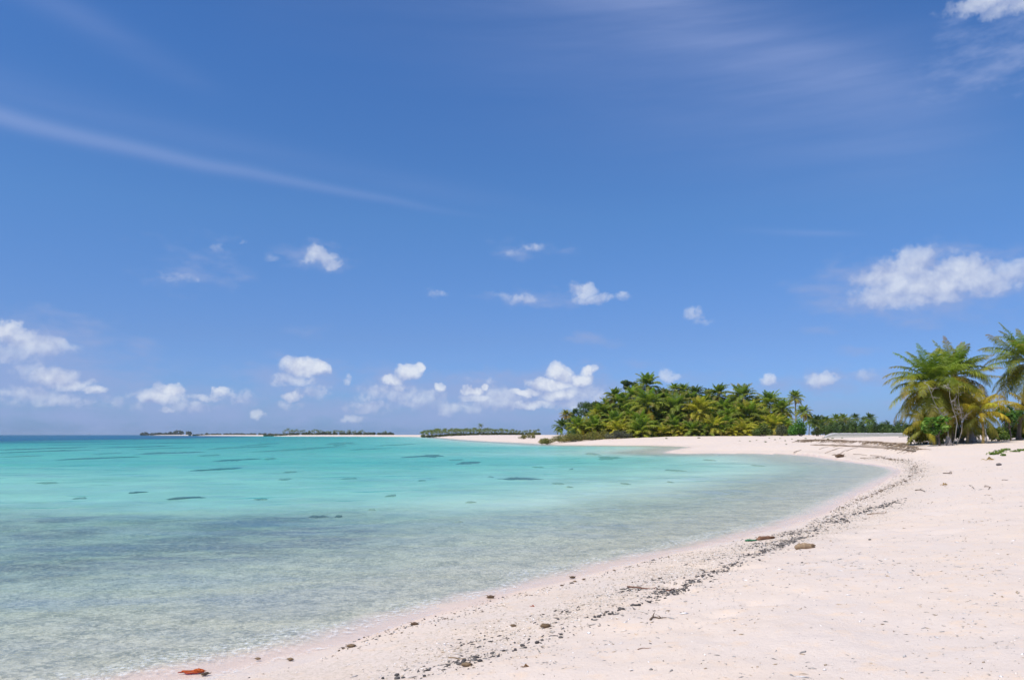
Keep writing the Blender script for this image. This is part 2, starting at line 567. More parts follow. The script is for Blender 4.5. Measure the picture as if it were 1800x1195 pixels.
# reef flat (dark rubble under the shallow water) and how deep the water looks
bandn = fbm(GX * .11 + 5, GY * .16, 4, 61)
edge = (bandn - .5) * 9
reef = ss(GY + edge, 11.0, 13.8) * ss(GY + edge, 22.5, 18.5) * ss(-S_, 3.5, 8) * ss(GX, 8, 1)
reef = reef * (.45 + .9 * ss(fbm(GX * .5, GY * .35, 3, 71), .35, .62))
prof = np.interp(GY + edge * .7, [0, 8, 14, 19, 22, 26, 36, 60, 110, 200, 340, 600], [.45, .55, .72, 1.0, 1.25, 1.55, 1.95, 2.8, 3.5, 4.3, 5.2, 6.0])
near_edge = np.interp(-S_, [0, 2, 6, 12, 20, 40, 80], [0, .12, .5, 1.2, 1.9, 3.2, 5.0])
side_deep = ss(-(GX + 150 + .25 * (GY - 250)) + (fbm(GX * .01, GY * .01, 3, 81) - .5) * 70, -50, 70)
OD = np.minimum(prof, near_edge) + side_deep * 9.0 * ss(GY, 130, 260)
OD = OD + (fbm(GX * .035, GY * .07, 4, 91) - .5) * 1.3 * ss(OD, .8, 2.4)
OD = np.clip(OD, 0, 20)
s_at = np.concatenate([S_.ravel(), [3.0]])
me_ground = mesh_from('beach_sand', Vg, quads, fan, smooth=True, attrs={'shore': s_at, 'reef': np.concatenate([reef.ravel(), [0]])})
ground_ob = link('ground', me_ground, kind='structure', label='pale pink coral sand beach running down under the lagoon')

# water: one sheet over the sunken ground
wv = np.zeros_like(GX)
wr = np.random.default_rng(3)
for k in range(26):
    lam = np.exp(wr.uniform(np.log(.45), np.log(3.2)))
    ang = R(90) + wr.normal(0, .55) + R(200)
    kx, ky = math.cos(ang) * 2 * np.pi / lam, math.sin(ang) * 2 * np.pi / lam
    wv += .0030 * lam ** .8 * np.sin(kx * GX + ky * GY + wr.uniform(0, 6.28) + 1.5 * fbm(GX * .3, GY * .3, 2, 100 + k)) * ss(RAD[:, None], 55 * lam, 18 * lam)
wz = .0 + wv * (.25 + .75 * ss(-S_, .3, 4))
Hq = GZ.ravel()
Vw = np.stack([GX, GY, wz], -1).reshape(-1, 3)
keep = (Hq[quads].min(axis=1) < .04) & (S_.ravel()[quads].min(axis=1) < 1.5)
wq = quads[keep]
used = np.unique(wq)
remap = np.full(len(Vw), -1)
remap[used] = np.arange(len(used))
me_water = mesh_from('lagoon_water', Vw[used], remap[wq], None, smooth=True, attrs={'depth': OD.ravel()[used], 'shore': S_.ravel()[used], 'bed': Hq[used]})
water_ob = link('water', me_water, kind='structure', label='clear turquoise lagoon water lapping the beach')


# ------------------------------------------------------------------ materials of the ground and the water
def mat(name):
    m = bpy.data.materials.new(name)
    m.use_nodes = True
    n = N(m.node_tree)
    b = m.node_tree.nodes['Principled BSDF']
    return m, n, b


m_sand, n, b = mat('coral_sand')
geo = n.node('ShaderNodeNewGeometry').outputs['Position']
sh = n.attr('shore')
big = n.noise(geo, .55, 4, .6)
mid = n.noise(geo, 4.5, 4, .65)
fin = n.noise(geo, 42.0, 4, .7)
c = n.mix(n.smooth(big, .3, .7), (.70, .57, .465), (.665, .56, .485))
c = n.mix(n.smooth(mid, .5, .72, 0, .7), c, (.73, .555, .41))
c = n.mix(n.smooth(fin, .55, .8, 0, .5), c, (.47, .40, .36))
c = n.mix(n.smooth(n.noise(geo, 90.0, 2, .5), .6, .75, 0, .5), c, (.80, .74, .70))
# shelly strip between the tide lines is coarser and a little yellower
strip = n.math('MULTIPLY', n.smooth(sh, .2, .7), n.smooth(sh, 2.6, 1.6))
c = n.mix(n.math('MULTIPLY', strip, n.smooth(n.noise(geo, 24.0, 4, .7), .45, .62, 0, .6)), c, (.50, .41, .31))
# wet margin
wig = n.math('MULTIPLY_ADD', n.noise(geo, .9, 3, .6), .5, -.25)
shw = n.math('ADD', sh, wig)
wet = n.smooth(shw, .16, -.10)
c = n.mix(wet, c, (.735, .56, .44))
# rubble and sand of the sea bed; pale flecks also imitate rippling sunlight
bedn = n.noise(n.mapping(geo, scale=(1, 1, 1)), 1.9, 5, .65)
bedf = n.noise(geo, 9.5, 6, .72, 1.2)
bed = n.mix(n.smooth(bedn, .38, .62), (.52, .48, .325), (.31, .30, .205))
bed = n.mix(n.smooth(bedf, .46, .62, 0, .85), bed, (.68, .63, .46))
bed = n.mix(n.smooth(bedf, .47, .36, 0, .75), bed, (.23, .23, .165))
bedg = n.noise(geo, 26.0, 4, .7, .8)
bed = n.mix(n.smooth(bedg, .52, .66, 0, .75), bed, (.76, .71, .54))
bed = n.mix(n.smooth(bedg, .46, .34, 0, .7), bed, (.17, .17, .125))
c = n.mix(n.smooth(n.math('ADD', sh, n.math('MULTIPLY', wig, 1.6)), -.2, -.85), c, bed)
deepbed0 = n.mix(n.smooth(n.noise(n.mapping(geo, scale=(1, 1.0, 1)), .22, 5, .6), .35, .68), (.85, .80, .63), (.68, .65, .51))
deepbed = n.mix(n.smooth(n.noise(n.mapping(geo, loc=(7, 3, 0), scale=(.6, 1.0, 1)), .33, 6, .66), .56, .70, 0, .7), deepbed0, (.40, .40, .31))
sepg = n.node('ShaderNodeSeparateXYZ')
n.l.new(geo, sepg.inputs[0])
far = n.smooth(n.math('ADD', sepg.outputs[1], n.math('MULTIPLY_ADD', n.noise(geo, .16, 3, .6), 12, -6)), 19.0, 27.0)
c = n.mix(n.math('MULTIPLY', far, n.smooth(sh, -4, -9)), c, deepbed)
reefc = n.mix(n.smooth(bedf, .4, .65), (.16, .145, .12), (.46, .39, .28))
c = n.mix(n.math('MULTIPLY', n.attr('reef'), n.smooth(n.noise(n.mapping(geo, scale=(.45, 1, 1)), 1.5, 5, .68), .40, .58, .25, 1.0)), c, reefc)
n.l.new(c, b.inputs['Base Color'])
n.l.new(n.mix(wet, (.95, .95, .95), (.35, .35, .35)), b.inputs['Roughness'])
b.inputs['Specular IOR Level'].default_value = .25
bp = n.node('ShaderNodeBump')
bp.inputs['Strength'].default_value = .55
bp.inputs['Distance'].default_value = .03
n.l.new(n.math('ADD', n.math('MULTIPLY', fin, .45), n.math('MULTIPLY', n.noise(geo, 14.0, 4, .65), .7)), bp.inputs['Height'])
n.l.new(bp.outputs[0], b.inputs['Normal'])
me_ground.materials.append(m_sand)

m_water, n, b = mat('lagoon_water')
n.n.remove(b)
out = m_water.node_tree.nodes['Material Output']
geo = n.node('ShaderNodeNewGeometry').outputs['Position']
od = n.attr('depth')
sh = n.attr('shore')
odn = n.math('MULTIPLY', od, n.math('MULTIPLY_ADD', n.noise(n.mapping(geo, scale=(.5, 1, 1)), .35, 4, .6), .35, .82))
K = (.275, .058, .066)
tint = n.node('ShaderNodeCombineXYZ')
for i in range(3):
    n.l.new(n.math('EXPONENT', n.math('MULTIPLY', odn, -K[i])), tint.inputs[i])
tr = n.node('ShaderNodeBsdfTransparent')
n.l.new(tint.outputs[0], tr.inputs[0])
df = n.node('ShaderNodeBsdfDiffuse')
n.l.new(n.mix(n.smooth(od, 2.0, 9.0), (.05, .42, .42), (.004, .115, .23)), df.inputs[0])
body = n.node('ShaderNodeMixShader')
n.l.new(n.lin(od, 0.0, 10.0, .0, .85), body.inputs[0])
n.l.new(tr.outputs[0], body.inputs[1])
n.l.new(df.outputs[0], body.inputs[2])
wav = n.mapping(geo, rot=(0, 0, R(-12)), scale=(.62, 1.0, 1.0))
h1 = n.noise(wav, 1.15, 4, .62)
h2 = n.noise(wav, 6.0, 5, .66, .6)
h3 = n.noise(wav, 21.0, 4, .65)
hh = n.math('ADD', n.math('MULTIPLY', h1, 1.2), n.math('ADD', n.math('MULTIPLY', h2, .62), n.math('MULTIPLY', h3, .17)))
bp = n.node('ShaderNodeBump')
bp.inputs['Strength'].default_value = 1.0
bp.inputs['Distance'].default_value = .062
n.l.new(hh, bp.inputs['Height'])
fr = n.node('ShaderNodeFresnel')
fr.inputs['IOR'].default_value = 1.33
n.l.new(bp.outputs[0], fr.inputs['Normal'])
gl = n.node('ShaderNodeBsdfGlossy')
gl.inputs['Roughness'].default_value = .07
gl.inputs['Color'].default_value = (1, 1, 1, 1)
n.l.new(bp.outputs[0], gl.inputs['Normal'])
fin_ = n.node('ShaderNodeMixShader')
wind = n.noise(n.mapping(geo, rot=(0, 0, R(-8)), scale=(.22, 1, 1)), .16, 5, .6)
n.l.new(n.math('MULTIPLY', n.math('MINIMUM', n.math('MULTIPLY', fr.outputs[0], .54), .21), n.math('MULTIPLY', n.smooth(sh, .3, -2.2, .35, 1.0), n.math('MULTIPLY', n.lin(wind, .3, .7, .5, 1.5), n.lin(n.noise(n.mapping(geo, rot=(0, 0, R(-6)), scale=(.3, 1, 1)), .95, 4, .65), .3, .7, .45, 1.55)))), fin_.inputs[0])
n.l.new(body.outputs[0], fin_.inputs[1])
n.l.new(gl.outputs[0], fin_.inputs[2])
# thin lace of foam at the water's edge
foam = n.node('ShaderNodeBsdfDiffuse')
foam.inputs[0].default_value = (.82, .84, .84, 1)
fm = n.node('ShaderNodeMixShader')
fe = n.math('ADD', sh, n.math('MULTIPLY_ADD', n.noise(geo, .8, 3, .6), 1.4, -.7))
line = n.math('MAXIMUM', n.math('MULTIPLY', n.smooth(fe, -1.0, -.55), n.smooth(fe, -.1, -.5)), n.math('MULTIPLY', n.math('MULTIPLY', n.smooth(fe, -.12, -.02), n.smooth(fe, .12, .02)), .8))
ff = n.math('MULTIPLY', line, n.smooth(n.noise(geo, 13.0, 5, .75), .46, .67, 0, .6))
n.l.new(ff, fm.inputs[0])
n.l.new(fin_.outputs[0], fm.inputs[1])
n.l.new(foam.outputs[0], fm.inputs[2])
n.l.new(fm.outputs[0], out.inputs[0])
me_water.materials.append(m_water)
# ------------------------------------------------------------------ materials of plants and drift
def leaf_mat(name, trans=.32, rough=.42, spec=.45, vary=.25):
    m, n, b = mat(name)
    a = n.attr('tint', 'Color')
    g = n.node('ShaderNodeNewGeometry').outputs['Position']
    v = n.lin(n.noise(g, 1.7, 3, .6), .25, .75, 1 - vary, 1 + vary)
    c = n.vm('MULTIPLY', a, v)
    n.l.new(c, b.inputs['Base Color'])
    b.inputs['Roughness'].default_value = rough
    b.inputs['Specular IOR Level'].default_value = spec
    t = n.node('ShaderNodeBsdfTranslucent')
    n.l.new(n.vm('MULTIPLY', c, (1.25, 1.35, .7)), t.inputs[0])
    mx = n.node('ShaderNodeMixShader')
    mx.inputs[0].default_value = trans
    n.l.new(b.outputs[0], mx.inputs[1])
    n.l.new(t.outputs[0], mx.inputs[2])
    n.l.new(mx.outputs[0], m.node_tree.nodes['Material Output'].inputs[0])
    return m


def plain_mat(name, rough=.85, spec=.2, scale=14.0, vary=.35, bump=.4):
    m, n, b = mat(name)
    a = n.attr('tint', 'Color')
    g = n.node('ShaderNodeTexCoord').outputs['Object']
    nz = n.noise(g, scale, 4, .65)
    n.l.new(n.vm('MULTIPLY', a, n.lin(nz, .25, .75, 1 - vary, 1 + vary)), b.inputs['Base Color'])
    b.inputs['Roughness'].default_value = rough
    b.inputs['Specular IOR Level'].default_value = spec
    bp = n.node('ShaderNodeBump')
    bp.inputs['Strength'].default_value = bump
    bp.inputs['Distance'].default_value = .02
    n.l.new(nz, bp.inputs['Height'])
    n.l.new(bp.outputs[0], b.inputs['Normal'])
    return m


M_FROND = leaf_mat('palm_frond', .48, .5, .18)
M_LEAF = leaf_mat('broad_leaf', .42, .5, .28)
M_FAR = leaf_mat('far_foliage', .2, .6, .2)
M_BARK = plain_mat('palm_bark', .9, .15, 9.0, .4)
M_WOOD = plain_mat('dry_wood', .9, .15, 22.0, .4)
M_STONE = plain_mat('coral_stone', .9, .2, 30.0, .3)
M_WET = plain_mat('damp_drift', .5, .4, 26.0, .4)

GREEN = np.array((.155, .24, .032))
DEEP = np.array((.07, .115, .028))
YGREEN = np.array((.36, .34, .04))
OLIVE = np.array((.28, .29, .05))
YELLOW = np.array((.52, .40, .045))
TAN = np.array((.34, .22, .085))
GREYDRY = np.array((.33, .28, .22))


# ------------------------------------------------------------------ palms
def frond(g, base, L, azm, e0, droop, npair, lw, ll, r, col, tip, curl=0.0, hang=.35, stem=.03, nseg=12):
    """One feather leaf: a curved midrib with leaflets in pairs."""
    t = np.linspace(0, 1, nseg + 1)
    pitch = e0 - droop * t ** 1.35
    a = azm + curl * t
    st = L / nseg
    d = np.stack([np.cos(pitch) * np.sin(a), np.cos(pitch) * np.cos(a), np.sin(pitch)], -1)
    P_ = np.concatenate([[base], base + np.cumsum(d[:-1] * st, axis=0)])
    cc_ = col[None, :] * (1 - ss(t, .55, 1.0))[:, None] + tip[None, :] * ss(t, .55, 1.0)[:, None]
    ribc = cc_ * .5 + np.array((.30, .27, .09)) * .5
    g.tube(P_, np.interp(t, [0, .15, 1], [stem, stem * .6, stem * .12]), 3, ribc, cap=False)
    tl = np.repeat(np.linspace(.16, .985, npair), 2) + r.uniform(-.006, .006, npair * 2)
    tl = np.clip(tl, 0, .995)
    side = np.tile([1.0, -1.0], npair)
    ip = np.stack([np.interp(tl, t, P_[:, k]) for k in range(3)], -1)
    T = np.stack([np.interp(tl, t, d[:, k]) for k in range(3)], -1)
    T /= np.linalg.norm(T, axis=1, keepdims=True)
    aa = np.interp(tl, t, a)
    Sd = np.stack([np.cos(aa), -np.sin(aa), np.zeros_like(aa)], -1) * side[:, None]
    U = np.cross(Sd, T) * side[:, None]
    U = np.where(U[:, 2:3] < 0, -U, U)
    u = (tl - .16) / .83
    ln = ll * np.interp(u, [0, .12, .35, .7, 1], [.45, .8, 1.0, .8, .28]) * r.uniform(.8, 1.15, len(tl)) * np.where(r.random(len(tl)) < .07, .35, 1.0)
    fwd = np.interp(u, [0, .6, 1], [.30, .62, 1.3])
    dr = Sd + T * fwd[:, None] + U * r.uniform(.05, .3, len(tl))[:, None] + r.normal(0, .07, (len(tl), 3))
    dr /= np.linalg.norm(dr, axis=1, keepdims=True)
    hg = hang * r.uniform(.6, 1.4, len(tl))
    m_ = ip + dr * (ln * .5)[:, None] + np.array([0, 0, -1]) * (ln * hg * .18)[:, None]
    e_ = ip + dr * (ln * (1 - hg * .25))[:, None] + np.array([0, 0, -1]) * (ln * hg * .85)[:, None]
    wv_ = T * (lw * .5 * np.interp(u, [0, .3, 1], [.8, 1, .55]))[:, None]
    V = np.stack([ip - wv_ * .6, ip + wv_ * .6, m_ + wv_, m_ - wv_, e_], 1)
    k = len(tl)
    b_ = np.arange(k)[:, None] * 5
    Q = b_ + np.array([0, 1, 2, 3])
    T3 = b_ + np.array([3, 2, 4])
    cl = np.stack([np.interp(tl, t, cc_[:, j]) for j in range(3)], -1) * r.uniform(.8, 1.2, (k, 1))
    cl = np.repeat(cl, 5, axis=0)
    cl[4::5] = cl[4::5] * .8 + np.array((.36, .27, .09)) * .2
    g.add(V.reshape(-1, 3), Q, T3, cl)


def frond_specs(r, n, style):
    """Angles, lengths and colours of the leaves of one crown, young ones first."""
    out_ = []
    for i in range(n):
        f = (i + r.uniform(-.3, .3)) / n
        f = min(max(f, 0), 1)
        azm = i * 2.39996 + r.uniform(-.25, .25)
        e0 = np.interp(f, [0, .3, .65, 1], [1.35, .95, .35, -.35]) + r.normal(0, .1)
        droop = np.interp(f, [0, .3, 1], [.6, 1.35, 1.6]) + r.normal(0, .15)
        L = np.interp(f, [0, .2, .6, 1], [.75, .95, 1.0, .88]) * r.uniform(.9, 1.08)
        if style == 'green':
            c = GREEN * (1 - f) + OLIVE * f
            if f > .8 and r.random() < .4:
                c = YELLOW * .5
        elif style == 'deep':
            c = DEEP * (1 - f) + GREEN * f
        elif style == 'mixed':
            c = (GREEN * 1.2) * (1 - f) + YGREEN * f
            if f > .7 and r.random() < .45:
                c = YELLOW * .75
        elif style == 'yellow':
            c = YGREEN * (1 - f) * .8 + YELLOW * f * .55 + YGREEN * .25 + GREEN * .2
        elif style == 'gold':
            c = YELLOW * r.uniform(.75, 1.25)
            if r.random() < .25:
                c = YGREEN * 1.2
        else:
            c = OLIVE * r.uniform(.8, 1.3) * (1 - f) + TAN * f * .9
        c = c * r.uniform(.75, 1.25)
        tip = c.copy()
        if r.random() < (.35 if style != 'deep' else .15):
            tip = c * .4 + TAN * .6
        if f > .9 and r.random() < .35 and style != 'deep':
            c, tip = TAN * r.uniform(.7, 1.1), TAN * .8
        out_.append((L, azm, e0, droop, c, tip, f))
    return out_


def trunk_mesh(H, lean, r0, r1, bend, az_=0.0, k=8, seg=14, col=(.30, .26, .21)):
    g = Geo()
    t = np.linspace(0, 1, seg)
    x = lean * t + bend * np.sin(t * np.pi) * .5
    P_ = np.stack([x * math.sin(az_), x * math.cos(az_), H * t], -1)
    rad = r1 + (r0 - r1) * (1 - t) ** 2.2 + np.where(np.arange(seg) % 2, .008, 0)
    rad[0] *= 1.35
    P_[0, 2] -= .25
    cc_ = np.array(col) * (1 - .25 * (np.arange(seg) % 2))[:, None]
    g.tube(P_, rad, k, cc_)
    return g.mesh('trunk', [M_BARK], True), P_[-1]


def palm_crown_mesh(seed, style, L, n, npair, lw, ll, hang=.4, name='crown', stem=.035, nuts=False):
    r = np.random.default_rng(seed)
    g = Geo()
    for (l, azm, e0, dp, c, tip, f) in frond_specs(r, n, style):
        frond(g, np.array([0, 0, .05 - .25 * f]) + .06 * np.array([math.sin(azm), math.cos(azm), 0]), L * l, azm, e0, dp, npair, lw, ll, r, c, tip, r.normal(0, .25), hang, stem, 9)
    if nuts:
        for i in range(7):
            a_ = i * .9 + r.uniform(0, .5)
            g.add(pebble_pts(r, .11, .13) + np.array([math.sin(a_) * .24, math.cos(a_) * .24, -.28 - .1 * (i % 2)]), None, ICO_F, np.array((.16, .13, .03)))
    return g.mesh(name, [M_FROND])


# small rounded solids
_ph = (1 + 5 ** .5) / 2
ICO_V = np.array([(-1, _ph, 0), (1, _ph, 0), (-1, -_ph, 0), (1, -_ph, 0), (0, -1, _ph), (0, 1, _ph), (0, -1, -_ph), (0, 1, -_ph), (_ph, 0, -1), (_ph, 0, 1), (-_ph, 0, -1), (-_ph, 0, 1)]) / math.hypot(1, _ph)
ICO_F = np.array([(0, 11, 5), (0, 5, 1), (0, 1, 7), (0, 7, 10), (0, 10, 11), (1, 5, 9), (5, 11, 4), (11, 10, 2), (10, 7, 6), (7, 1, 8), (3, 9, 4), (3, 4, 2), (3, 2, 6), (3, 6, 8), (3, 8, 9), (4, 9, 5), (2, 4, 11), (6, 2, 10), (8, 6, 7), (9, 8, 1)])


def pebble_pts(r, a, h):
    return ICO_V * np.array([a, a * r.uniform(.6, 1), h]) * r.uniform(.75, 1.2, (12, 1))


def sub_ico(V, F):
    cache, V = {}, [np.asarray(v) for v in V]

    def midp(i, j):
        k = (min(i, j), max(i, j))
        if k not in cache:
            m_ = (V[i] + V[j]) / 2
            V.append(m_ / np.linalg.norm(m_))
            cache[k] = len(V) - 1
        return cache[k]
    F2 = []
    for a, b_, c in F:
        x, y, z = midp(a, b_), midp(b_, c), midp(c, a)
        F2 += [(a, x, z), (b_, y, x), (c, z, y), (x, y, z)]
    return np.array(V), np.array(F2)


ICO2_V, ICO2_F = sub_ico(ICO_V, ICO_F)
ICO3_V, ICO3_F = sub_ico(ICO2_V, ICO2_F)


# ------------------------------------------------------------------ leafy crowns
def leaf_cloud(g, blobs, n, size, cols, r, shell=.55, slim=.55, up=.9):
    """Many small folded leaves through the volume of a few ellipsoids."""
    vol = np.array([b_[3] * b_[4] * b_[5] for b_ in blobs]) ** .75
    pick = r.choice(len(blobs), n, p=vol / vol.sum())
    B = np.array(blobs)[pick]
    d = r.normal(0, 1, (n, 3))
    d /= np.linalg.norm(d, axis=1, keepdims=True)
    rad = (shell + (1 - shell) * r.random(n)) ** .8 * r.uniform(.7, 1.08, n)
    P_ = B[:, :3] + d * rad[:, None] * B[:, 3:6]
    nn = d + r.normal(0, .5, (n, 3)) + np.array([0, 0, up])
    nn /= np.linalg.norm(nn, axis=1, keepdims=True)
    ax = np.cross(nn, r.normal(0, 1, (n, 3)))
    ax /= np.linalg.norm(ax, axis=1, keepdims=True)
    bx = np.cross(nn, ax)
    s_ = size * r.uniform(.6, 1.35, n)[:, None]
    V = np.stack([P_ - ax * s_, P_ - bx * s_ * slim + nn * s_ * .12, P_ + ax * s_, P_ + bx * s_ * slim + nn * s_ * .12], 1)
    cols = np.asarray(cols)
    clump = (pick * 7 % len(cols))
    mixc = np.where(r.random(n) < .6, clump, r.integers(0, len(cols), n))
    C_ = cols[mixc] * r.uniform(.7, 1.3, (n, 1))
    g.add(V.reshape(-1, 3), np.arange(n * 4).reshape(n, 4), None, np.repeat(C_, 4, axis=0))


def bush_blobs(r, W, Dp, H, k=9, z0=.1):
    out_ = []
    for i in range(k):
        a, q = r.uniform(0, 6.28), math.sqrt(r.random())
        x, y = math.cos(a) * q * W * .72, math.sin(a) * q * Dp * .72
        top = H * (1 - .55 * q * q) * r.uniform(.75, 1.05)
        s_ = r.uniform(.28, .45)
        out_.append((x, y, z0 + max(top * .52, .1), W * s_, Dp * s_, top * .52))
    return out_


def limbs(g, r, base, tips, r0, col, k=5):
    for tp in tips:
        t = np.linspace(0, 1, 6)
        mid_ = r.normal(0, .12, 3) * np.linalg.norm(np.array(tp) - base)
        P_ = np.array(base) + (np.array(tp) - base) * t[:, None] + mid_ * np.sin(t * np.pi)[:, None]
        g.tube(P_, r0 * (1 - .8 * t), k, col)


def shrub(name, label, cat, loc, W, Dp, H, n, size, cols, seed, group=None, stems=5, bark=(.16, .13, .10), slim=.55, blobs=None, up=.5, k=9):
    r = np.random.default_rng(seed)
    t = thing(name, label, cat, loc, 0, group)
    bl = blobs or bush_blobs(r, W, Dp, H, k)
    g = Geo()
    leaf_cloud(g, bl, n, size, cols, r, slim=slim, up=up)
    link('crown' if blobs else 'foliage', g.mesh('foliage', [M_LEAF]), t)
    g = Geo()
    tips = [(b_[0] * .9, b_[1] * .9, b_[2]) for b_ in bl[:stems]]
    limbs(g, r, np.array([0, 0, -.15]), tips, max(.02, H * .028), bark)
    link('stem', g.mesh('stem', [M_WOOD]), t)
    return t


def copy_thing(src, loc, rz, s=1.0, label=None, group=None, sz=None):
    o = src.copy()
    COL.objects.link(o)
    o.location = [float(v) for v in loc]
    o.rotation_euler = (0, 0, rz)
    o.scale = (s, s, sz or s)
    if label:
        o['label'] = label
    if group:
        o['group'] = group
    for ch in src.children:
        c = ch.copy()
        COL.objects.link(c)
        c.parent = o
    return o


# ------------------------------------------------------------------ the palm grove across the bay
GROVE = 'coconut palms crowded together in the grove across the bay'
crown_bank = {}


def crown_of(style, v):
    key = (style, v)
    if key not in crown_bank:
        crown_bank[key] = palm_crown_mesh(500 + 37 * v + sum(map(ord, style)), style, 1.0, 34, 34, .046, .27, .6, stem=.012)
    return crown_bank[key]


trunk_bank = [trunk_mesh(1.0, ln_, .030, .016, bd, az_, 6, 9)[0] for ln_, bd, az_ in ((.08, .03, .4), (-.1, .06, 1.4), (.16, -.05, 2.3), (.02, .08, 3.7))]
TR_TOP = [(.08 * math.sin(.4), .08 * math.cos(.4)), (-.1 * math.sin(1.4), -.1 * math.cos(1.4)), (.16 * math.sin(2.3), .16 * math.cos(2.3)), (.02 * math.sin(3.7), .02 * math.cos(3.7))]
pr = np.random.default_rng(11)
pal_i = 0


def grove_palm(px, py, rpx, dist, style, label, group=GROVE, v=None, trunk_col=None, name='coconut_palm'):
    """A palm whose crown is seen at a photo pixel, at a given distance."""
    global pal_i
    pal_i += 1
    C_ = at_dist(px, py + (8 if group == GROVE or 'grove' in label else 0), dist)
    L = rpx * 1.34 * dist / F_PX
    k = pal_i % len(trunk_bank)
    H = 1.0
    for _ in range(3):
        bx, by = C_[0] - TR_TOP[k][0] * H, C_[1] - TR_TOP[k][1] * H
        zb = gz(bx, by)
        H = max(C_[2] - zb, .7)
    t = thing(name, label, 'palm', (bx, by, zb), 0, group)
    tr_ = link('trunk', trunk_bank[k], t)
    wd = min(max(H, 2.2), 9.0) / H
    tr_.scale = (H, H, H)
    cr_ = link('crown', crown_of(style, v if v is not None else pal_i % 3), t, (TR_TOP[k][0] * H, TR_TOP[k][1] * H, H))
    cr_.scale = (L, L, L)
    cr_.rotation_euler = (pr.normal(0, .06), pr.normal(0, .06), pr.uniform(0, 6.28))
    return t


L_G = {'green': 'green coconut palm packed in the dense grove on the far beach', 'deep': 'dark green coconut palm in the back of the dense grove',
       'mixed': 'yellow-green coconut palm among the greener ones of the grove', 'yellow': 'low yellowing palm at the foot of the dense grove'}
SPEC = [  # crown pixel, radius, distance, style, own label or None
    (995, 721, 10, 186, 'dry', 'small brown palm standing alone at the left tip of the grove'),
    (988, 741, 14, 180, 'deep', 'squat grey-green palm under the brown one at the grove tip'),
    (1080, 688, 16, 186, 'green', None), (1138, 668, 22, 190, 'green', 'tallest green palm rising above the grove roofline'), (1113, 689, 20, 190, 'mixed', None),
    (1095, 705, 24, 184, 'green', None), (1138, 704, 31, 178, 'mixed', 'wide yellow-green palm in the middle of the grove below the tallest one'),
    (1186, 676, 12, 200, 'mixed', 'first of two small round palm heads on the grove roofline'), (1203, 678, 13, 200, 'mixed', 'second of two small round palm heads on the grove roofline'),
    (1223, 683, 15, 196, 'deep', None), (1187, 709, 30, 178, 'green', 'broad dark green palm with hanging fronds at the grove middle'), (1228, 714, 27, 176, 'yellow', 'large yellow palm with drooping gold fronds in mid grove'),
    (1057, 724, 20, 182, 'yellow', None), (1043, 735, 18, 180, 'mixed', None), (1083, 734, 22, 177, 'mixed', None), (1125, 738, 25, 174, 'mixed', None), (1100, 719, 22, 181, 'green', None),
    (1187, 738, 22, 174, 'green', None), (1033, 749, 16, 176, 'yellow', None), (1061, 748, 16, 174, 'yellow', None), (1127, 751, 27, 170, 'mixed', 'low spreading palm at the front edge of the grove beside white sand'),
    (1163, 754, 18, 172, 'yellow', None), (1217, 751, 22, 171, 'green', None), (1086, 748, 18, 172, 'yellow', None), (1198, 757, 15, 171, 'yellow', None), (1156, 728, 22, 178, 'mixed', None),
    (1263, 684, 19, 192, 'green', None), (1245, 686, 12, 198, 'deep', None), (1305, 689, 24, 188, 'green', 'second tallest palm of the grove with upright fronds'), (1354, 701, 23, 184, 'mixed', None),
    (1374, 712, 19, 180, 'green', 'palm with hanging skirt at the right end of the grove'), (1272, 711, 22, 184, 'mixed', None), (1315, 723, 28, 178, 'green', None), (1256, 731, 22, 178, 'mixed', None),
    (1347, 737, 20, 176, 'yellow', None), (1363, 741, 22, 173, 'yellow', None), (1307, 750, 22, 171, 'yellow', 'bright yellow palm low at the front of the grove near the dark bush'),
    (1277, 741, 22, 174, 'mixed', None), (1222, 742, 20, 176, 'green', None), (1243, 756, 18, 171, 'green', None), (1290, 759, 14, 170, 'yellow', None), (1378, 733, 15, 178, 'green', None),
    (1398, 690, 13, 205, 'green', 'tall thin palm standing clear right of the grove'), (1412, 716, 13, 198, 'green', 'shorter lone palm beside the tall thin one right of the grove'),
    (1290, 703, 18, 194, 'mixed', None), (1330, 706, 18, 194, 'deep', None), (1240, 704, 20, 192, 'mixed', None), (1210, 697, 20, 192, 'green', None), (1165, 693, 20, 196, 'deep', None), (1070, 707, 18, 190, 'green', None),
    (1285, 722, 20, 184, 'mixed', None), (1335, 727, 20, 182, 'mixed', None), (1203, 726, 20, 180, 'green', None), (1160, 712, 22, 184, 'green', None), (1113, 728, 20, 178, 'mixed', None), (1333, 752, 16, 173, 'yellow', None),
    (1050, 712, 15, 188, 'deep', None), (1260, 752, 18, 172, 'mixed', None), (1145, 748, 18, 173, 'green', None), (1105, 752, 16, 172, 'yellow', None), (1370, 724, 18, 182, 'mixed', None), (1017, 750, 13, 177, 'mixed', None),
]
UNDER = np.random.default_rng(31)
for x in np.arange(1012, 1385, 11.5):
    SPEC.append((x + UNDER.uniform(-4, 4), UNDER.uniform(741, 758), UNDER.uniform(15, 21), UNDER.uniform(171, 178), ('mixed', 'mixed', 'yellow', 'green')[UNDER.integers(0, 4)], None))
for x in np.arange(1060, 1365, 17.0):
    SPEC.append((x + UNDER.uniform(-5, 5), UNDER.uniform(715, 738), UNDER.uniform(20, 26), UNDER.uniform(178, 186), ('mixed', 'mixed', 'yellow', 'green')[UNDER.integers(0, 4)], None))
for (x, y, rp, dd, st, lab) in SPEC:
    grove_palm(x, y, rp, dd, st, lab or L_G[st], None if lab else GROVE)

# dark broad-leaved trees and ironwoods between the palms
DK = [DEEP * 1.2, DEEP * 1.7, (.10, .125, .06)]


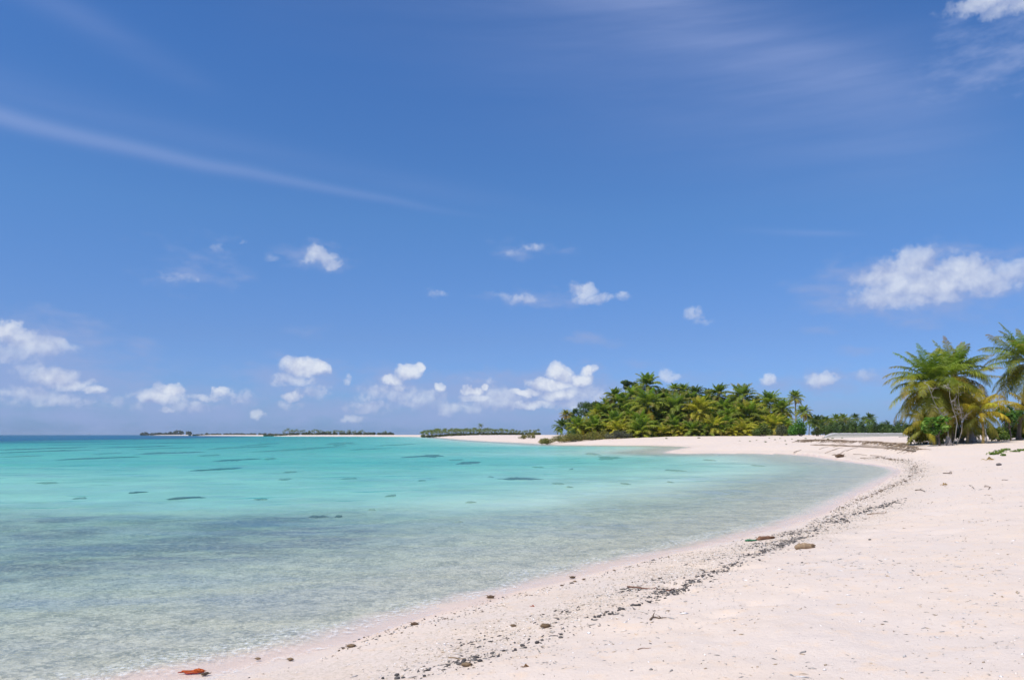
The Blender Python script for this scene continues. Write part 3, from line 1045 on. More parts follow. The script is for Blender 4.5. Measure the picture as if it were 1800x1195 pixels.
def broad_tree(px, py, wpx, hpx, dist, cols, label, seed, n=1500, size=.16, slim=.3, group=None, name='broadleaf_tree'):
    r = np.random.default_rng(seed)
    C_ = at_dist(px, py, dist)
    zb = gz(C_[0], C_[1])
    W, H = wpx * dist / F_PX, hpx * dist / F_PX
    zc = C_[2] - zb
    bl = []
    for i in range(10):
        d = r.normal(0, 1, 3)
        d /= np.linalg.norm(d)
        bl.append((d[0] * W * .6, d[1] * W * .5, zc + d[2] * H * .6, W * r.uniform(.3, .5), W * .4, H * r.uniform(.3, .48)))
    t = thing(name, label, 'tree', (C_[0], C_[1], zb), 0, group)
    g = Geo()
    leaf_cloud(g, bl, n, size, cols, r, slim=slim)
    link('crown', g.mesh('crown', [M_LEAF]), t)
    g = Geo()
    g.tube([(0, 0, -.2), (.05, 0, zc * .5), (0, .05, zc)], [.16, .12, .05], 6, (.15, .12, .1))
    limbs(g, r, np.array([0, 0, zc * .55]), [b_[:3] for b_ in bl[:5]], .07, (.15, .12, .1))
    link('trunk', g.mesh('trunk', [M_WOOD], True), t)
    return t


TREES_G = 'dark broad-leaved trees mixed into the palm grove'
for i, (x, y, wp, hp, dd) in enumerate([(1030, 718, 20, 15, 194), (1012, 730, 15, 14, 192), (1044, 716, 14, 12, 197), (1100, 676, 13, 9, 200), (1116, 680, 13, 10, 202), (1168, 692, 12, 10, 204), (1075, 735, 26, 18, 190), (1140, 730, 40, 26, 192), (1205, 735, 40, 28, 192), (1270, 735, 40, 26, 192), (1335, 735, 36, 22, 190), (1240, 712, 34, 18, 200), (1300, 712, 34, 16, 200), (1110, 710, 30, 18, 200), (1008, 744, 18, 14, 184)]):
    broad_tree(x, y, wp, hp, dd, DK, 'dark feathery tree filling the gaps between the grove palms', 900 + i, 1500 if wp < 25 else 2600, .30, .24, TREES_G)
# ------------------------------------------------------------------ shrubs along the foot of the grove
def px_shrub(name, label, px, py, wpx, hpx, dist, n, size, cols, seed, group=None, slim=.55, stems=5, k=9, up=.5):
    """A shrub whose foot is at photo pixel (px, py) on the land, wpx wide and hpx high."""
    P_ = at_dist(px, py, dist)
    z = gz(P_[0], P_[1])
    q = dist / F_PX
    return shrub(name, label, 'shrub', (P_[0], P_[1], z), wpx * q * .5, wpx * q * .4, hpx * q, n, size, cols, seed, group, stems, slim=slim, k=k, up=up)


SCRUB = 'low scrub bushes along the far beach in front of the grove'
YS = [(.21, .20, .045), (.16, .18, .05), (.27, .22, .06)]
GS = [(.15, .15, .115), (.12, .125, .085)]
BR = [(.085, .22, .025), (.11, .26, .03), (.07, .17, .025)]
for i, (x, wp, hp, c, lab) in enumerate([(962, 26, 10, YS, None), (985, 30, 12, YS, None), (1006, 24, 20, [DEEP, DEEP * 1.5], 'dark rounded bush standing in the yellowish scrub left of the grove'), (1012, 30, 13, YS, None), (1036, 30, 12, YS, None), (1058, 30, 13, YS, None),
                                         (1082, 26, 11, GS, None), (1100, 20, 10, GS, None), (1022, 16, 8, GS, None)]):
    px_shrub('scrub_bush', lab or ('yellowish low bush in the scrub strip before the grove' if c is YS else 'dry greyish low bush in the scrub strip before the grove'), x, 769, wp * 1.7, hp * 1.45, 166 + (i % 3) * 2, 1500, .17, c, 40 + i, None if lab else SCRUB, .28)
for x, wp, hp, dd, lab in ((848 + 70, 22, 9, 230, 'low bush alone on the open sand before the far palm row'), (932, 22, 12, 226, 'rounded yellowish bush at the end of the far palm row')):
    px_shrub('scrub_bush', lab, x + 2, 768, wp, hp, dd, 500, .2, YS, int(x), None, .3)
px_shrub('beach_bush', 'dark olive bush casting shade on the sand before the grove', 1341, 768, 34, 26, 158, 1800, .17, [(.10, .15, .03), (.16, .20, .045), (.08, .11, .03)], 61)
px_shrub('beach_bush', 'grey-green bush between the dark bush and the bright round one', 1374, 767, 34, 26, 163, 1500, .16, [(.13, .15, .08), (.15, .16, .09)], 62)
px_shrub('beach_bush', 'bright green rounded bush at the right foot of the grove', 1408, 767, 46, 32, 160, 2600, .18, BR, 63, k=12)
px_shrub('beach_bush', 'small olive bush at the right edge of the bright green one', 1436, 765, 22, 16, 160, 800, .15, [(.07, .10, .03), (.09, .11, .03)], 64)
# weeds at the top of the sand
WEED = 'small green weeds dotted over the sand before the grove'
wr_ = np.random.default_rng(5)
weed_me = []
for i in range(3):
    g = Geo()
    leaf_cloud(g, [(0, 0, .10, .30, .2, .12), (.2, .1, .07, .2, .2, .09)], 90, .085, [(.16, .22, .05), (.22, .22, .07), (.12, .17, .05)], wr_, slim=.4)
    weed_me.append(g.mesh('weed', [M_LEAF]))
for (x, y) in [(1352, 770), (1362, 773), (1371, 771), (1380, 775), (1392, 772), (1403, 774), (1416, 771), (1425, 773), (1433, 772), (1438, 776), (1447, 770), (1455, 772), (1463, 771), (1470, 769), (1300, 775), (1318, 776), (1345, 778), (1480, 770), (1228, 770), (1171, 771), (1382, 781), (1492, 768), (1330, 774)]:
    p = on_ground(x, y, 20, 260)
    link('beach_weed', weed_me[(x + y) % 3], None, p, 'tiny green weed growing on the bare sand before the grove', 'plant', WEED).scale = [(.45 + .4 * wr_.random()) * min(p[1] / 130, 1.3)] * 3

# ------------------------------------------------------------------ pale bank and the trees behind it, to the right
bk = np.linspace(0, 1, 60)
A_, B_ = at_dist(1449, 764, 128), at_dist(1606, 764, 120)
g = Geo()
br = np.random.default_rng(8)
secs = [(-3.0, -.5), (-1.7, .06), (-1.15, .12), (-.95, .09), (-.7, .31), (0, .37), (1.2, .36), (2.4, -.4)]
V = []
for t_ in bk:
    P_ = A_ + (B_ - A_) * t_
    tp = min(1, t_ * 9, (1 - t_) * 9) ** .5
    for (dy_, dz_) in secs:
        V.append((P_[0] + br.normal(0, .04), P_[1] + dy_ * tp + br.normal(0, .06), 1.91 - .45 * (1 - tp) + dz_ * tp + br.normal(0, .018)))
m_ = len(secs)
Q = [(i * m_ + j, i * m_ + j + 1, (i + 1) * m_ + j + 1, (i + 1) * m_ + j) for i in range(len(bk) - 1) for j in range(m_ - 1)]
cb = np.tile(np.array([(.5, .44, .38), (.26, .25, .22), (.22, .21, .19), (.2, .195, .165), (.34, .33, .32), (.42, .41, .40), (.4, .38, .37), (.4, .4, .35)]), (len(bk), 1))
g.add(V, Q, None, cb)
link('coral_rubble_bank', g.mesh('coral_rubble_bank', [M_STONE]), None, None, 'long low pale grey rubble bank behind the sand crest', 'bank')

BACK = 'distant palms above the green scrub behind the rubble bank'
BACKS = 'green bushes lined up behind the pale rubble bank'
for (x, y, rp, dd) in [(1425, 738, 11, 262), (1437, 740, 12, 258), (1450, 741, 11, 260), (1459, 742, 9, 268), (1470, 737, 10, 262), (1482, 735, 9, 266), (1490, 740, 8, 272), (1503, 734, 8, 280), (1519, 739, 7, 276), (1529, 735, 10, 262), (1431, 745, 9, 256), (1444, 746, 9, 256), (1464, 746, 8, 258)]:
    grove_palm(x, y, rp, dd, 'deep' if x % 2 else 'green', 'dark green distant palm above the scrub behind the rubble bank', BACK)
GB = [(.085, .15, .04), (.12, .18, .045), (.075, .12, .05)]
i = 0
for x in range(1448, 1625, 11):
    i += 1
    y0 = 759
    px_shrub('scrub_bush', 'green bush in the low line of scrub behind the rubble bank', x + (i % 3) * 2, y0, 26, 20 + (i * 7) % 6 - (4 if 1540 < x < 1570 else 0) + 6, 170 + (i * 13) % 22, 900, .24, GB, 300 + i, BACKS, .4)
for x in (1462, 1500, 1545, 1580, 1615):
    px_shrub('scrub_bush', 'taller dull green bush behind the front line of scrub', x, 756, 40, 34, 225, 900, .3, [(.09, .13, .06), (.075, .11, .055)], 400 + x, 'taller dull bushes behind the scrub line', .4)

# ------------------------------------------------------------------ low far shores with their palms
far_bank = []
for i in range(5):
    r_ = np.random.default_rng(70 + i)
    g = Geo()
    H = 1.0
    g.tube([(0, 0, -.03), (.02 * (i - 2), 0, .5), (.05 * (i - 2), 0, .82)], [.018, .014, .012], 5, (.2, .17, .13))
    for j in range(15):
        f = j / 14
        c = (GREEN * .8 * (1 - f) + np.array((.16, .165, .05)) * f) * r_.uniform(.8, 1.2)
        frond(g, np.array([.05 * (i - 2), 0, .82]), .34 * r_.uniform(.85, 1.1), j * 2.4, np.interp(f, [0, .5, 1], [1.2, .5, -.5]), 1.1, 7, .045, .13, r_, c, c, 0, .5, .008, 4)
    far_bank.append(g.mesh('far_palm', [M_FAR]))
fr_ = np.random.default_rng(21)


def far_palm(px, ytop, dist, label, group, z=None):
    P_ = at_dist(px, ytop, dist)
    zb = gz(P_[0], P_[1]) if z is None else z
    H = max(P_[2] - zb, 2.0)
    o = link('distant_palm', far_bank[fr_.integers(0, 5)], None, (P_[0], P_[1], zb), label, 'palm', group)
    wd = H * fr_.uniform(1.0, 1.35)
    o.scale = (wd, wd, H)
    o.rotation_euler = (0, 0, fr_.uniform(0, 6.28))
    return o


ROW = 'palms in the even row on the far shore left of the grove'
yt = lambda x: np.interp(x, [740, 748, 760, 820, 850, 880, 905, 925, 944], [758, 755, 754, 752.5, 752.5, 753.5, 755, 756, 754])
for x in np.arange(741, 946, 3.1):
    for k in range(3):
        if x > 890 and k and fr_.random() < .4:
            continue
        far_palm(x + fr_.uniform(-1.5, 1.5), yt(x) + fr_.uniform(-1.2, 1.6) + k * 2.6, 700 - 60 * k + fr_.uniform(-20, 20), 'small distant palm in the even row on the far shore', ROW)
far_palm(846.5, 744.5, 690, 'single palm head on a thin stem rising above the far palm row', None)
for x in np.arange(744, 948, 7.5):
    P_ = at_dist(x, 764, 590)
    px_shrub('distant_bush', 'low green bush at the foot of the far palm row', x, 766, 15, 5.0, 590 + fr_.uniform(-15, 15), 160, .75, [(.085, .105, .035), (.115, .125, .045)], int(x) + 2000, 'low bushes at the foot of the far palm row', .45, 3, 5)
ISLE = 'palms and trees on the long low far island in mid view'
yt2 = lambda x: np.interp(x, [495, 505, 512, 540, 560, 585, 610, 628, 650, 668, 675, 688], [760, 753, 755, 755.5, 754.5, 756, 756.5, 757, 760, 760.5, 758, 762])
for x in np.arange(497, 688, 2.2):
    far_palm(x + fr_.uniform(-1.5, 1.5), yt2(x) + fr_.uniform(-1.2, 4.5), 1150 + fr_.uniform(-40, 40), 'tiny palm on the long low far island', ISLE)
far_palm(636, 755.5, 1160, 'single tiny palm rising above the low far island', None)
far_palm(676.5, 757, 1120, 'last clump of foliage at the right end of the low far island', None)
for x in np.arange(470, 690, 9.0):
    px_shrub('distant_bush', 'tiny green bush along the shore of the low far island', x, 766, 16, 6.0 if x > 498 else 3.8, 1080, 140, 1.3, [(.085, .105, .055), (.11, .125, .06)], int(x) + 3000, 'low bushes along the shore of the far island', .45, 3, 5)
# the farthest islet and its thin spit
for x, hp, wp in [(250, 5, 8), (257, 6, 9), (264, 5.5, 9), (272, 5, 10), (281, 5, 10), (290, 5, 9), (299, 6, 9), (306, 7, 9), (314, 10, 14), (320, 9, 10), (329, 8, 12), (334, 6, 6)]:
    px_shrub('distant_tree', 'hazy grey-green tree on the farthest islet' if hp != 10 else 'largest rounded tree on the farthest islet', x, 765, wp * 1.3, hp + .5, 2350, 170, 2.6, [(.08, .10, .075), (.11, .125, .085)], int(x) + 4000, 'hazy trees on the farthest islet' if hp != 10 else None, .5, 3, 6)
for x in np.arange(338, 500, 8.5):
    px_shrub('distant_bush', 'thin line of hazy scrub on the low spit toward the farthest islet', x, 765, 13, 2.6 + fr_.uniform(0, 1.2), 1700, 90, 1.8, [(.11, .13, .09), (.13, .14, .10)], int(x) + 5000, 'hazy scrub on the low spit by the farthest islet', .5, 2, 4)
# a small dark marker far out on the water
P_ = at_z(157, 764.75)
g = Geo()
g.tube([(0, 0, -.5), (0, 0, 3.6)], [.6, .5], 8, (.05, .05, .05))
g.tube([(0, 0, 3.6), (0, 0, 5.0)], [1.5, 1.5], 8, (.05, .05, .05))
g.tube([(0, 0, 5.0), (0, 0, 9.5)], [.35, .3], 6, (.05, .05, .05))
link('channel_marker', g.mesh('channel_marker', [M_STONE]), None, (P_[0], P_[1], 0), 'tiny dark upright marker far out on the horizon', 'marker')
# ------------------------------------------------------------------ the near clump of palms on the sand crest
def near_palm(name, label, base_px, dist, crown_px, specs, r0=.17, bark=(.25, .21, .17), npair=62, lw=.082, ll=1.0, hang=.5, seed=0, bend=.1):
    r = np.random.default_rng(seed)
    B = at_dist(base_px[0], base_px[1], dist)
    B[2] = gz(B[0], B[1])
    T_ = at_dist(crown_px[0], crown_px[1], dist)
    t = thing(name, label, 'palm', B)
    top = T_ - B
    H = top[2]
    s_ = np.linspace(0, 1, 16)
    P_ = np.stack([top[0] * s_ ** 1.3 + bend * np.sin(s_ * np.pi), top[1] * s_, H * s_], -1)
    P_[0, 2] -= .3
    rad = r0 * (.62 + .38 * (1 - s_) ** 2) + np.where(np.arange(16) % 2, .01, 0)
    rad[0] *= 1.5
    g = Geo()
    g.tube(P_, rad, 10, np.array(bark) * (1 - .22 * (np.arange(16) % 2))[:, None])
    # fibrous heart where the leaf stalks meet
    g.add(ICO2_V * np.array([r0 * 1.2, r0 * 1.2, .42]) + P_[-1] + np.array([0, 0, .1]), None, ICO2_F, np.array((.22, .17, .09)))
    link('trunk', g.mesh('trunk', [M_BARK], True), t)
    if H > 3:
        for i in range(6):
            a_ = i * 1.05 + r.uniform(0, .5)
            g = Geo()
            g.add(ICO2_V * np.array([.12, .12, .15]) + P_[-1] + np.array([math.sin(a_) * .3, math.cos(a_) * .3, -.18 - .12 * (i % 2)]), None, ICO2_F, np.array((.20, .17, .03)) if i % 3 else np.array((.16, .10, .04)))
            link('coconut', g.mesh('coconut', [M_BARK], True), t)
    for i, (az_deg, e_deg, dp_deg, L, c, tip) in enumerate(specs):
        a_ = R(az_deg)
        g = Geo()
        rr_ = np.random.default_rng(seed * 100 + i)
        low = max(0, -math.sin(R(e_deg)))
        frond(g, P_[-1] + np.array([math.sin(a_) * r0 * .7, math.cos(a_) * r0 * .7, .1 + .25 * math.sin(R(e_deg))]), L, a_, R(e_deg), R(dp_deg), npair, lw, ll * min(L / 3.6, 1.15), rr_, np.array(c), np.array(tip), rr_.normal(0, .36), hang, .045, 14)
        link('frond', g.mesh('frond', [M_FROND]), t)
    return t


def auto_specs(seed, n, L, style, skirt=0, wind=0.0):
    r = np.random.default_rng(seed)
    out_ = []
    for (l, azm, e0, dp, c, tip, f) in frond_specs(r, n, style):
        azm = azm - wind * math.sin(azm - R(90)) * .5
        out_.append((math.degrees(azm), math.degrees(e0), math.degrees(dp), L * l, c, tip))
    for i in range(skirt):
        c = OLIVE * r.uniform(.7, 1.1) if i % 2 else YGREEN * r.uniform(.55, .85)
        out_.append((i * 360 / skirt + r.uniform(-20, 20), -34 + r.uniform(-14, 12), 38, L * .98, c, TAN * .5 + c * .5))
    return out_


G1, G2, G3 = GREEN * 1.15, GREEN * .9 + YGREEN * .35, YGREEN * 1.0
near_palm('coconut_palm', 'big bushy green palm with drooping fronds at the left of the clump on the sand', (1648, 766), 68, (1641, 682),
          auto_specs(3, 34, 4.15, 'green', 12) + [(-88, 34, 95, 4.1, G3, G3), (-110, 40, 105, 4.2, G2, YGREEN), (-140, 20, 90, 4.4, G3, OLIVE), (170, 25, 95, 4.4, G2, YGREEN), (140, 15, 90, 4.3, YGREEN, YGREEN), (-95, 15, 85, 4.1, YGREEN, TAN), (-75, -5, 55, 4.2, G2, YGREEN), (-70, -25, 45, 4.4, OLIVE, TAN), (80, 5, 40, 4.2, YGREEN, TAN), (-60, 62, 40, 4.2, G1, G1), (-15, 80, 25, 4.0, G1, G1), (40, 70, 35, 4.1, G2, YGREEN), (-100, -35, 40, 4.2, YGREEN, TAN)],
          seed=1, r0=.2, bend=-.15)
near_palm('coconut_palm', 'taller windswept green palm with brown frond tips behind the bushy one', (1671, 765), 74, (1676, 664),
          auto_specs(9, 30, 4.0, 'green', 8, .6) + [(78, 38, 30, 4.6, G2, TAN), (88, 18, 20, 4.9, YGREEN, TAN), (82, 5, 14, 5.2, YGREEN, TAN), (70, -8, 35, 4.6, G3, OLIVE), (10, 82, 15, 3.9, OLIVE, TAN), (60, 65, 25, 4.0, OLIVE, TAN), (-30, 75, 25, 3.8, G1, OLIVE)],
          seed=2, r0=.17, bend=.1)
near_palm('coconut_palm', 'bright golden young palm with drooping leaves in front of the clump', (1727, 767), 66, (1724, 729), auto_specs(14, 15, 2.3, 'gold', 4) + [(-60, 72, 120, 2.9, YELLOW, YELLOW * 1.2), (70, 70, 110, 3.0, YELLOW * 1.1, TAN), (95, 40, 95, 2.7, YELLOW, YELLOW), (-95, 45, 100, 2.6, YELLOW * 1.1, YELLOW), (30, 82, 70, 3.0, YELLOW, TAN)],
          seed=3, r0=.11, bark=(.42, .30, .12), ll=.95, hang=1.3, lw=.045)
near_palm('coconut_palm', 'small yellow-green palm with ragged hanging leaves left of the golden one', (1699, 766), 67, (1699, 733), auto_specs(17, 12, 2.1, 'gold', 5) + [(20, 75, 70, 2.6, YGREEN, YELLOW), (-70, 60, 110, 2.4, YGREEN * 1.2, YELLOW)],
          seed=4, r0=.11, bark=(.36, .27, .14), ll=.95, hang=1.3, lw=.045)
near_palm('coconut_palm', 'olive young palm with dry upright leaves at the middle of the clump', (1674, 766), 69, (1670, 735), auto_specs(19, 14, 2.9, 'dry', 3) + [(-20, 84, 22, 3.6, OLIVE * 1.2, TAN), (50, 80, 30, 3.4, OLIVE * 1.1, OLIVE), (150, 78, 30, 3.4, YGREEN, TAN)],
          seed=5, r0=.13, bark=(.3, .22, .14), hang=.6)
near_palm('coconut_palm', 'knee-high yellow-green palm at the left foot of the bushy palm', (1634, 767), 67.5, (1630, 749), auto_specs(37, 14, 2.2, 'yellow', 4), seed=8, r0=.10, bark=(.36, .27, .14), ll=.95, hang=1.1, lw=.06)
near_palm('coconut_palm', 'short green palm filling the gap between the bushy palm and the small yellow one', (1686, 767), 70.5, (1684, 738), auto_specs(41, 16, 2.8, 'mixed', 4), seed=9, r0=.12, bark=(.3, .24, .16), ll=.95, hang=.9, lw=.06)
near_palm('coconut_palm', 'tall leaning palm with a bare trunk at the edge of the view', (1790, 768), 70, (1808, 640),
          auto_specs(23, 28, 4.2, 'green', 5) + [(-85, 28, 38, 4.4, G2, OLIVE), (-92, 8, 45, 4.6, G2, YGREEN), (-80, -22, 45, 4.0, YGREEN, OLIVE), (-62, 48, 30, 4.2, OLIVE, TAN), (-40, 70, 20, 4.2, G1, OLIVE), (-70, -48, 25, 3.9, DEEP, OLIVE)],
          seed=6, r0=.19, bend=.1, bark=(.17, .14, .12))
near_palm('coconut_palm', 'young yellow palm half hidden by the shrubs under the leaning one', (1808, 768), 69, (1806, 722), auto_specs(29, 12, 2.2, 'gold', 3) + [(-85, 38, 70, 2.2, YELLOW * 1.2, YELLOW)], seed=7, r0=.11, bark=(.36, .27, .14), ll=.95, hang=1.2, lw=.045)


def near_shrub(name, label, cat, px, py, wpx, hpx, dist, n, size, cols, seed, slim=.6, zfrac=None, bark=(.12, .10, .085), stems=6, k=11):
    P_ = at_dist(px, py, dist)
    z = gz(P_[0], P_[1])
    q = dist / F_PX
    W, H = wpx * q * .5, hpx * q
    r = np.random.default_rng(seed)
    if zfrac is None:
        return shrub(name, label, cat, (P_[0], P_[1], z), W, W * .8, H, n, size, cols, seed, None, stems, bark, slim, k=k)
    t = thing(name, label, cat, (P_[0], P_[1], z))
    zc, hh_ = H * (1 + zfrac) / 2, H * (1 - zfrac) / 2
    bl = []
    for i in range(k):
        d = r.normal(0, 1, 3)
        d /= np.linalg.norm(d)
        bl.append((d[0] * W * .62, d[1] * W * .55, zc + d[2] * hh_ * .62, W * r.uniform(.28, .46), W * r.uniform(.28, .42), hh_ * r.uniform(.3, .46)))
    g = Geo()
    leaf_cloud(g, bl, n, size, cols, r, slim=slim)
    link('crown', g.mesh('crown', [M_LEAF]), t)
    g = Geo()
    g.tube([(0, 0, -.15), (.05, .02, H * zfrac * .6), (-.03, 0, H * zfrac * 1.15)], [.09, .07, .06], 7, bark)
    limbs(g, r, np.array([-.02, 0, H * zfrac * .95]), [b_[:3] for b_ in bl[:8]], .05, bark)
    link('trunk', g.mesh('trunk', [M_WOOD], True), t)
    return t


LB = [(.10, .22, .03), (.14, .26, .04), (.075, .16, .025), (.2, .29, .05)]
near_shrub('beach_tree', 'small green broad-leaved tree on a thin dark stem before the palms', 'tree', 1650, 769, 60, 56, 64, 760, .15, LB, 71, .7, .30)
near_shrub('beach_tree', 'green broad-leaved tree with a dark trunk right of the golden palm', 'tree', 1776, 769, 62, 62, 69, 900, .15, [(.075, .17, .028), (.11, .22, .04), (.06, .13, .028)], 72, .7, .36)
near_shrub('beach_shrub', 'leafy yellow bush at the left foot of the palm clump', 'shrub', 1610, 768, 30, 34, 69, 380, .11, [(.36, .28, .03), (.22, .22, .03), (.15, .17, .03)], 73, .5)
near_shrub('beach_shrub', 'spindly yellow shrub just left of the palm clump', 'shrub', 1600, 768, 24, 30, 71, 300, .13, [(.42, .33, .03), (.30, .26, .03)], 74, .5, .45)
near_shrub('beach_shrub', 'dark stemmed bush in the shade under the bushy palm', 'shrub', 1624, 768, 36, 32, 70, 420, .12, [(.14, .17, .035), (.2, .21, .04)], 75, .5, bark=(.07, .06, .055), stems=9)
near_shrub('beach_shrub', 'low green bush between the golden palm and the dark-trunked tree', 'shrub', 1752, 769, 46, 26, 69, 1500, .12, [(.10, .17, .03), (.16, .21, .035), (.08, .13, .03)], 76)
near_shrub('beach_shrub', 'low green bush under the dark-trunked tree at the view edge', 'shrub', 1795, 769, 50, 32, 71, 1500, .13, [(.10, .17, .03), (.17, .21, .04), (.08, .13, .03)], 77)
near_shrub('beach_shrub', 'olive bush behind the trunks of the palm clump', 'shrub', 1690, 765, 60, 30, 78, 1300, .13, [(.06, .085, .025), (.10, .11, .03)], 78)
near_shrub('beach_shrub', 'dull green bush behind the bushy palm', 'shrub', 1640, 765, 60, 34, 80, 1300, .14, [(.05, .08, .025), (.08, .10, .03)], 79)
near_shrub('beach_shrub', 'dull green bush far behind the golden palm', 'shrub', 1735, 763, 80, 16, 110, 1000, .18, [(.06, .09, .035), (.09, .11, .04)], 80)
near_shrub('beach_shrub', 'wide green bush line behind the leaning palm', 'shrub', 1800, 763, 90, 40, 100, 1700, .18, [(.05, .09, .03), (.08, .11, .035)], 81)

# dead grey branches tangled in the palms
dr_ = np.random.default_rng(55)


def dead_branch(px0, py0, px1, py1, dist, label, n=7):
    A, B = at_dist(px0, py0, dist), at_dist(px1, py1, dist)
    A[2] = gz(A[0], A[1]) - .05
    g = Geo()
    t = np.linspace(0, 1, 9)
    P_ = (B - A) * t[:, None] + np.array([.35, 0, 0]) * np.sin(t * np.pi * 1.5)[:, None] + dr_.normal(0, .05, (9, 3))
    P_[0] = 0
    g.tube(P_, .03 * (1 - .7 * t) + .008, 6, (.26, .23, .20))
    for i in range(n):
        k = dr_.integers(4, 9)
        d = dr_.normal(0, 1, 3)
        d[2] = abs(d[2]) * .8
        d *= dr_.uniform(.4, 1.0) / np.linalg.norm(d)
        m_ = P_[k] + d * .5 + dr_.normal(0, .08, 3)
        g.tube([P_[k], m_, P_[k] + d], [.018, .013, .007], 5, (.30, .27, .24))
        for _ in range(4):
            e_ = m_ + dr_.normal(0, .22, 3)
            g.tube([m_, (m_ + e_) / 2 + dr_.normal(0, .03, 3), e_], [.012, .009, .005], 4, (.40, .36, .33))
    link('dead_branch', g.mesh('dead_branch', [M_WOOD]), None, A, label, 'branch')


dead_branch(1662, 768, 1640, 678, 64, 'bare grey dead branch curving up before the bushy palm', 9)
dead_branch(1680, 768, 1692, 690, 64.5, 'tangled grey dead branch hanging beside the olive young palm', 12)
dead_branch(1672, 768, 1676, 682, 63.5, 'upright grey dead branch in the middle of the palm clump', 8)


# grey weathered stumps between the trunks
def stump(px, py, dist, w_, h_, label, seed):
    r = np.random.default_rng(seed)
    P_ = at_dist(px, py, dist)
    P_[2] = gz(P_[0], P_[1])
    g = Geo()
    t = np.linspace(0, 1, 9)
    g.tube(np.stack([.08 * np.sin(t * 3), 0 * t, h_ * t - .1], -1), w_ * (1 - .62 * t) * r.uniform(.9, 1.1, 9), 9, np.array((.27, .245, .24)))
    for i in range(5):
        a_ = r.uniform(0, 6.28)
        g.tube([(0, 0, h_ * .25), (math.sin(a_) * w_, math.cos(a_) * w_, .1), (math.sin(a_) * w_ * 1.8, math.cos(a_) * w_ * 1.8, -.1)], [.1, .07, .03], 6, (.25, .22, .21))
    link('tree_stump', g.mesh('tree_stump', [M_WOOD], True), None, P_, label, 'stump')


stump(1706, 766, 68.3, .42, 1.15, 'tapering grey stump right of the small yellow palm', 1)
stump(1665, 766, 66.5, .34, .8, 'dark weathered stump at the foot of the olive palm', 2)
stump(1689, 766, 70, .22, .9, 'narrow grey stump between two young palms', 3)
for px, lab in ((1715, 'thin pale post-like stem left of the golden palm'), (1733, 'thin pale post-like stem right of the golden palm')):
    P_ = at_dist(px, 766, 68.6)
    P_[2] = gz(P_[0], P_[1])
    g = Geo()
    g.tube([(0, 0, -.2), (.02, 0, .5), (-.02, .01, 1.15)], [.06, .05, .045], 7, (.50, .45, .40))
    link('pale_stem', g.mesh('pale_stem', [M_WOOD], True), None, P_, lab, 'stem')
# ------------------------------------------------------------------ coral heads under the lagoon surface
CORAL = [(58, 793, 24), (182, 804, 24), (193, 796, 10), (309, 795, 18), (269, 795, 10), (371, 799, 12), (415, 807, 20), (479, 805, 12), (379, 823, 20), (510, 828, 9), (237, 785, 18), (255, 779, 20), (96, 787, 25), (40, 801, 14),
         (237, 863, 15), (331, 873, 20), (140, 874, 10), (560, 905, 15), (597, 904, 8), (84, 846, 15), (502, 840, 12), (757, 800, 32), (820, 812, 22), (803, 807, 14), (910, 840, 33), (863, 837, 5), (947, 820, 9), (1070, 804, 25), (977, 849, 12), (1003, 854, 7),
         (613, 839, 15), (740, 843, 8), (827, 882, 10), (653, 894, 6), (807, 916, 9), (1180, 846, 5), (1097, 849, 10), (1187, 826, 14), (1005, 823, 5), (300, 787, 14), (420, 786, 26), (510, 790, 30), (560, 786, 22), (470, 780, 20), (600, 779, 26), (640, 789, 14), (700, 781, 18),
         (1120, 796, 22), (1040, 797, 14), (1250, 808, 10), (1330, 818, 9), (460, 875, 12), (690, 868, 12)]
m_coral, n, b = mat('coral_mound')
g_ = n.node('ShaderNodeNewGeometry').outputs['Position']
n.l.new(n.mix(n.noise(g_, 3.0, 4, .65), (.075, .085, .065), (.18, .18, .125)), b.inputs['Base Color'])
b.inputs['Roughness'].default_value = .9
m_coral2, n, b = mat('coral_pale')
g_ = n.node('ShaderNodeNewGeometry').outputs['Position']
n.l.new(n.mix(n.noise(g_, 2.0, 4, .65), (.26, .27, .20), (.46, .45, .34)), b.inputs['Base Color'])
b.inputs['Roughness'].default_value = .9
cr_ = np.random.default_rng(77)


def coral_mesh(seed, m):
    """A low ragged mound of coral: several merging lobes with a broken outline."""
    r = np.random.default_rng(seed)
    nt, nr = 144, 9
    th = np.linspace(0, 2 * np.pi, nt, endpoint=False)
    lobes = [(r.uniform(-.62, .62), r.uniform(-.5, .5), r.uniform(.22, .45)) for _ in range(5)] + [(0, 0, .4)]
    out_ = np.zeros(nt)
    for (lx, ly, lr) in lobes:
        bq = lx * np.cos(th) + ly * np.sin(th)
        disc = bq ** 2 - (lx * lx + ly * ly - lr * lr)
        out_ = np.maximum(out_, np.where(disc > 0, bq + np.sqrt(np.maximum(disc, 0)), .12))
    out_ = out_ * (1 + 1.5 * (fbm(np.cos(th) * 9 + seed, np.sin(th) * 9, 3, seed) - .5))
    q = np.linspace(1, 0, nr)
    V = [(out_[j] * u * math.cos(th[j]), out_[j] * u * math.sin(th[j])) for u in q[:-1] for j in range(nt)] + [(0, 0)]
    V = np.array(V)
    uu = np.concatenate([np.repeat(q[:-1], nt), [0]])
    z = np.clip((1 - uu) * 3, 0, 1) * (.35 + .9 * fbm(V[:, 0] * 3.5 + seed, V[:, 1] * 3.5, 3, seed + 3)) * .8
    Q = [(i * nt + j, i * nt + (j + 1) % nt, (i + 1) * nt + (j + 1) % nt, (i + 1) * nt + j) for i in range(nr - 2) for j in range(nt)]
    T_ = [((nr - 2) * nt + j, (nr - 2) * nt + (j + 1) % nt, (nr - 1) * nt) for j in range(nt)]
    return mesh_from('coral_mound', np.concatenate([V, z[:, None]], 1), Q, T_, [m], smooth=True)


